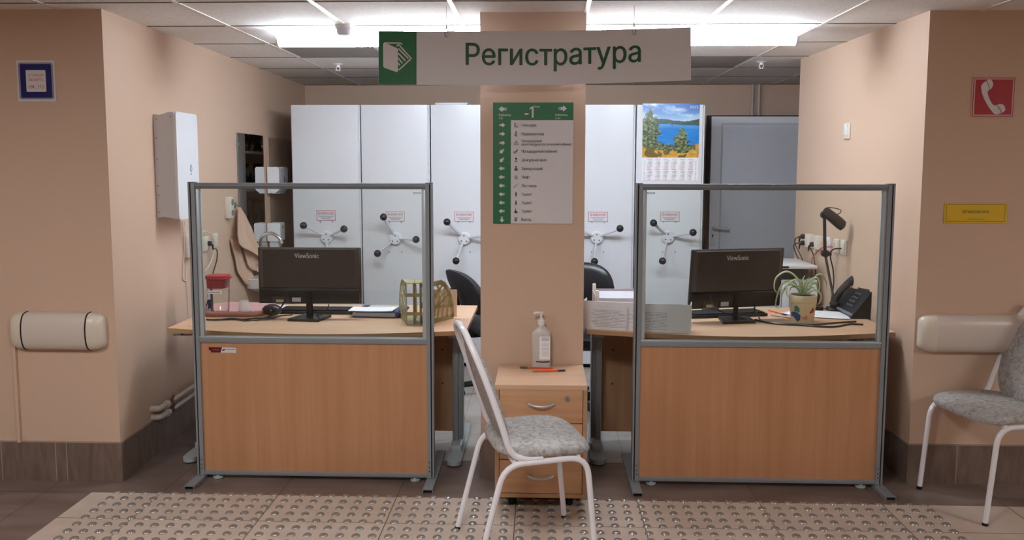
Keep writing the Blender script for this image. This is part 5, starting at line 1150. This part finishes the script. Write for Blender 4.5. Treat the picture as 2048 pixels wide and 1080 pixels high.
# desk lamp
yl = 4.64; bpz = dk(1668, 612); yl = min(bpz.y, 4.66)
q = lambda px, py: at(px, py, yl)
bx_ = q(1670, 609); t = thing('desk_lamp', 'black jointed desk lamp at the back of the right desk', 'lamp', (bx_.x, yl, ZD))
MB().lathe([(.05, 0), (.052, .006), (.048, .016), (.014, .022), (.012, .03)], n=24).obj('base', 'black', t)
a = MB(); a.tube([V((bx_.x, yl, ZD + .025)), q(1651, 512)], .0075, 8); a.obj('lower_arm', 'steeld', t, True)
a = MB(); a.tube([q(1650, 510), q(1649, 436)], .0095, 8); a.obj('upper_arm', 'black', t, True)
a = MB(); j = q(1650, 507); a.cyl(j - V((0, .016, 0)), j + V((0, .016, 0)), .02, 16); a.cyl(j + V((.02, 0, -.002)), j + V((.034, 0, -.002)), .011, 12); a.obj('joint', 'blackm', t, True)
a = MB(); h0, h1 = q(1652, 424), q(1686, 452); a.tube([h0 - (h1 - h0) * .12, h0, h0.lerp(h1, .35), h0.lerp(h1, .8), h1, h1 + (h1 - h0) * .08], [.02, .034, .038, .04, .036, .014], 14, flat=.6); a.obj('lamp_head', 'black', t, True)
a = MB(); j = q(1650, 430); a.cyl(j - V((0, .018, 0)), j + V((0, .018, 0)), .022, 14); a.obj('head_joint', 'blackm', t, True)
MB().tube(spline([q(1649, 424), q(1652, 416), q(1668, 416), q(1681, 420), q(1681, 425), q(1673, 430)], 5), .0026, 6).obj('lead', 'black', t, True)

# printer on a low cabinet beyond the right desk
yp = 5.02; zc_ = at(1575, 561, yp).z
t = thing('low_cabinet', 'low white cabinet beyond the right desk, under the printer', 'cabinet', (1.50, yp, 0))
MB().bb((-.23, .02, .03), (.21, .50, zc_)).obj('body', 'whites', t, smooth=False); MB().bb((-.225, .0, .05), (-.012, .02, zc_ - .03), .002).obj('door', 'whitep', t); MB().bb((-.008, .0, .05), (.205, .02, zc_ - .03), .002).obj('door', 'whitep', t); MB().bb((-.22, .04, 0), (.2, .48, .03)).obj('plinth', 'rubber', t)
for sx in (-.05, .03): MB().tube([(sx, -.002, zc_ - .2), (sx, -.02, zc_ - .19), (sx, -.02, zc_ - .11), (sx, -.002, zc_ - .1)], .004, 6).obj('handle', 'alul', t)
zp = at(1590, 531, yp).z
t = thing('printer', 'white and dark grey printer on the low cabinet beyond the right desk', 'printer', (1.49, yp + .03, zc_)); h_ = zp - zc_
MB().bb((-.2, .0, 0), (.17, .38, h_ * .72), .008).obj('body', 'mon', t); MB().bb((-.21, -.02, h_ * .74), (.215, .39, h_ * .98), .006).obj('scanner_lid', 'whitep', t); MB().bb((-.12, -.008, h_ * .12), (.1, .0, h_ * .45), .002).obj('paper_tray', 'blackm', t); MB().bb((-.19, -.024, h_ * .8), (.04, -.018, h_ * .94), .002).obj('control_panel', 'black', t)

# office chairs behind the desks
def office_chair(label, loc, rz, m, lean, hb):
    t = thing('office_chair', label, 'chair', loc, rz, 'office chairs behind the desks')   # faces local +x
    a = MB(); a.box((.0, 0, .47), (.46, .46, .08), .035, seg=4); a.obj('seat', m, t)
    n = 36; rs = []
    for k, (s_, o) in enumerate(((.02, 0), (.8, .0), (.98, .012), (1, .03), (.96, .05), (.75, .062), (.02, .066))):
        rg = []
        for i in range(n):
            th = 2 * PI * i / n; cy_, sy_ = math.cos(th), math.sin(th)
            y = .235 * math.copysign(abs(cy_) ** .7, cy_); z = hb / 2 * math.copysign(abs(sy_) ** .62, sy_); y *= 1 - .12 * max(0, z / (hb / 2))
            y *= s_; z *= s_; zz_ = z + hb / 2; rg.append((-.2 - math.sin(lean) * zz_ - .03 * (y / .235) ** 2 * -1 + o - .03, y, .56 + math.cos(lean) * zz_))
        rs.append(rg)
    a = MB(); a.add([p for r in rs for p in r], [(i * n + j, i * n + (j + 1) % n, (i + 1) * n + (j + 1) % n, (i + 1) * n + j) for i in range(len(rs) - 1) for j in range(n)] + [tuple(range(n - 1, -1, -1)), tuple((len(rs) - 1) * n + j for j in range(n))]); a.obj('backrest', m, t, ang=60)
    MB().tube(fillet([(-.0, 0, .42), (-.26, 0, .42), (-.27 - math.sin(lean) * .2, 0, .74)], .06), .02, 8).obj('back_bracket', 'blackm', t)
    MB().cyl((0, 0, .09), (0, 0, .43), .025, 14).obj('gas_column', 'rubber', t)
    for s in (-1, 1): MB().tube(fillet([(.05, s * .2, .44), (.05, s * .27, .46), (.08, s * .27, .64), (-.12, s * .27, .65)], .05), .016, 8).obj('armrest', 'blackm', t)
    for k in range(5):
        an = 2 * PI * k / 5 + .4; e = V((math.cos(an), math.sin(an), 0)); 
        MB().tube([V((0, 0, .10)), e * .28 + V((0, 0, .075))], [.028, .018], 8).obj('base_arm', 'blackm', t)
        a = MB(); a.cyl(e * .28 + V((-e.y, e.x, 0)) * .022 + V((0, 0, .026)), e * .28 - V((-e.y, e.x, 0)) * .022 + V((0, 0, .026)), .026, 14); a.cyl(e * .28 + V((0, 0, .03)), e * .28 + V((0, 0, .08)), .008, 8); a.obj('castor', 'rubber', t)
    return t
pc = at(905, 545, 5.02)
office_chair('black cloth office chair behind the left desk, its leaning back beside the pillar', (-.25, 5.38, 0), .52, 'fabric', .46, pc.z - .535)
pc = at(1180, 528, 5.1)
office_chair('black leather office chair behind the right desk, partly hidden by the pillar', (at(1226, 600, 5.19).x - .235, 4.99, 0), -PI / 2 - .05, 'leather', .12, pc.z - .56)
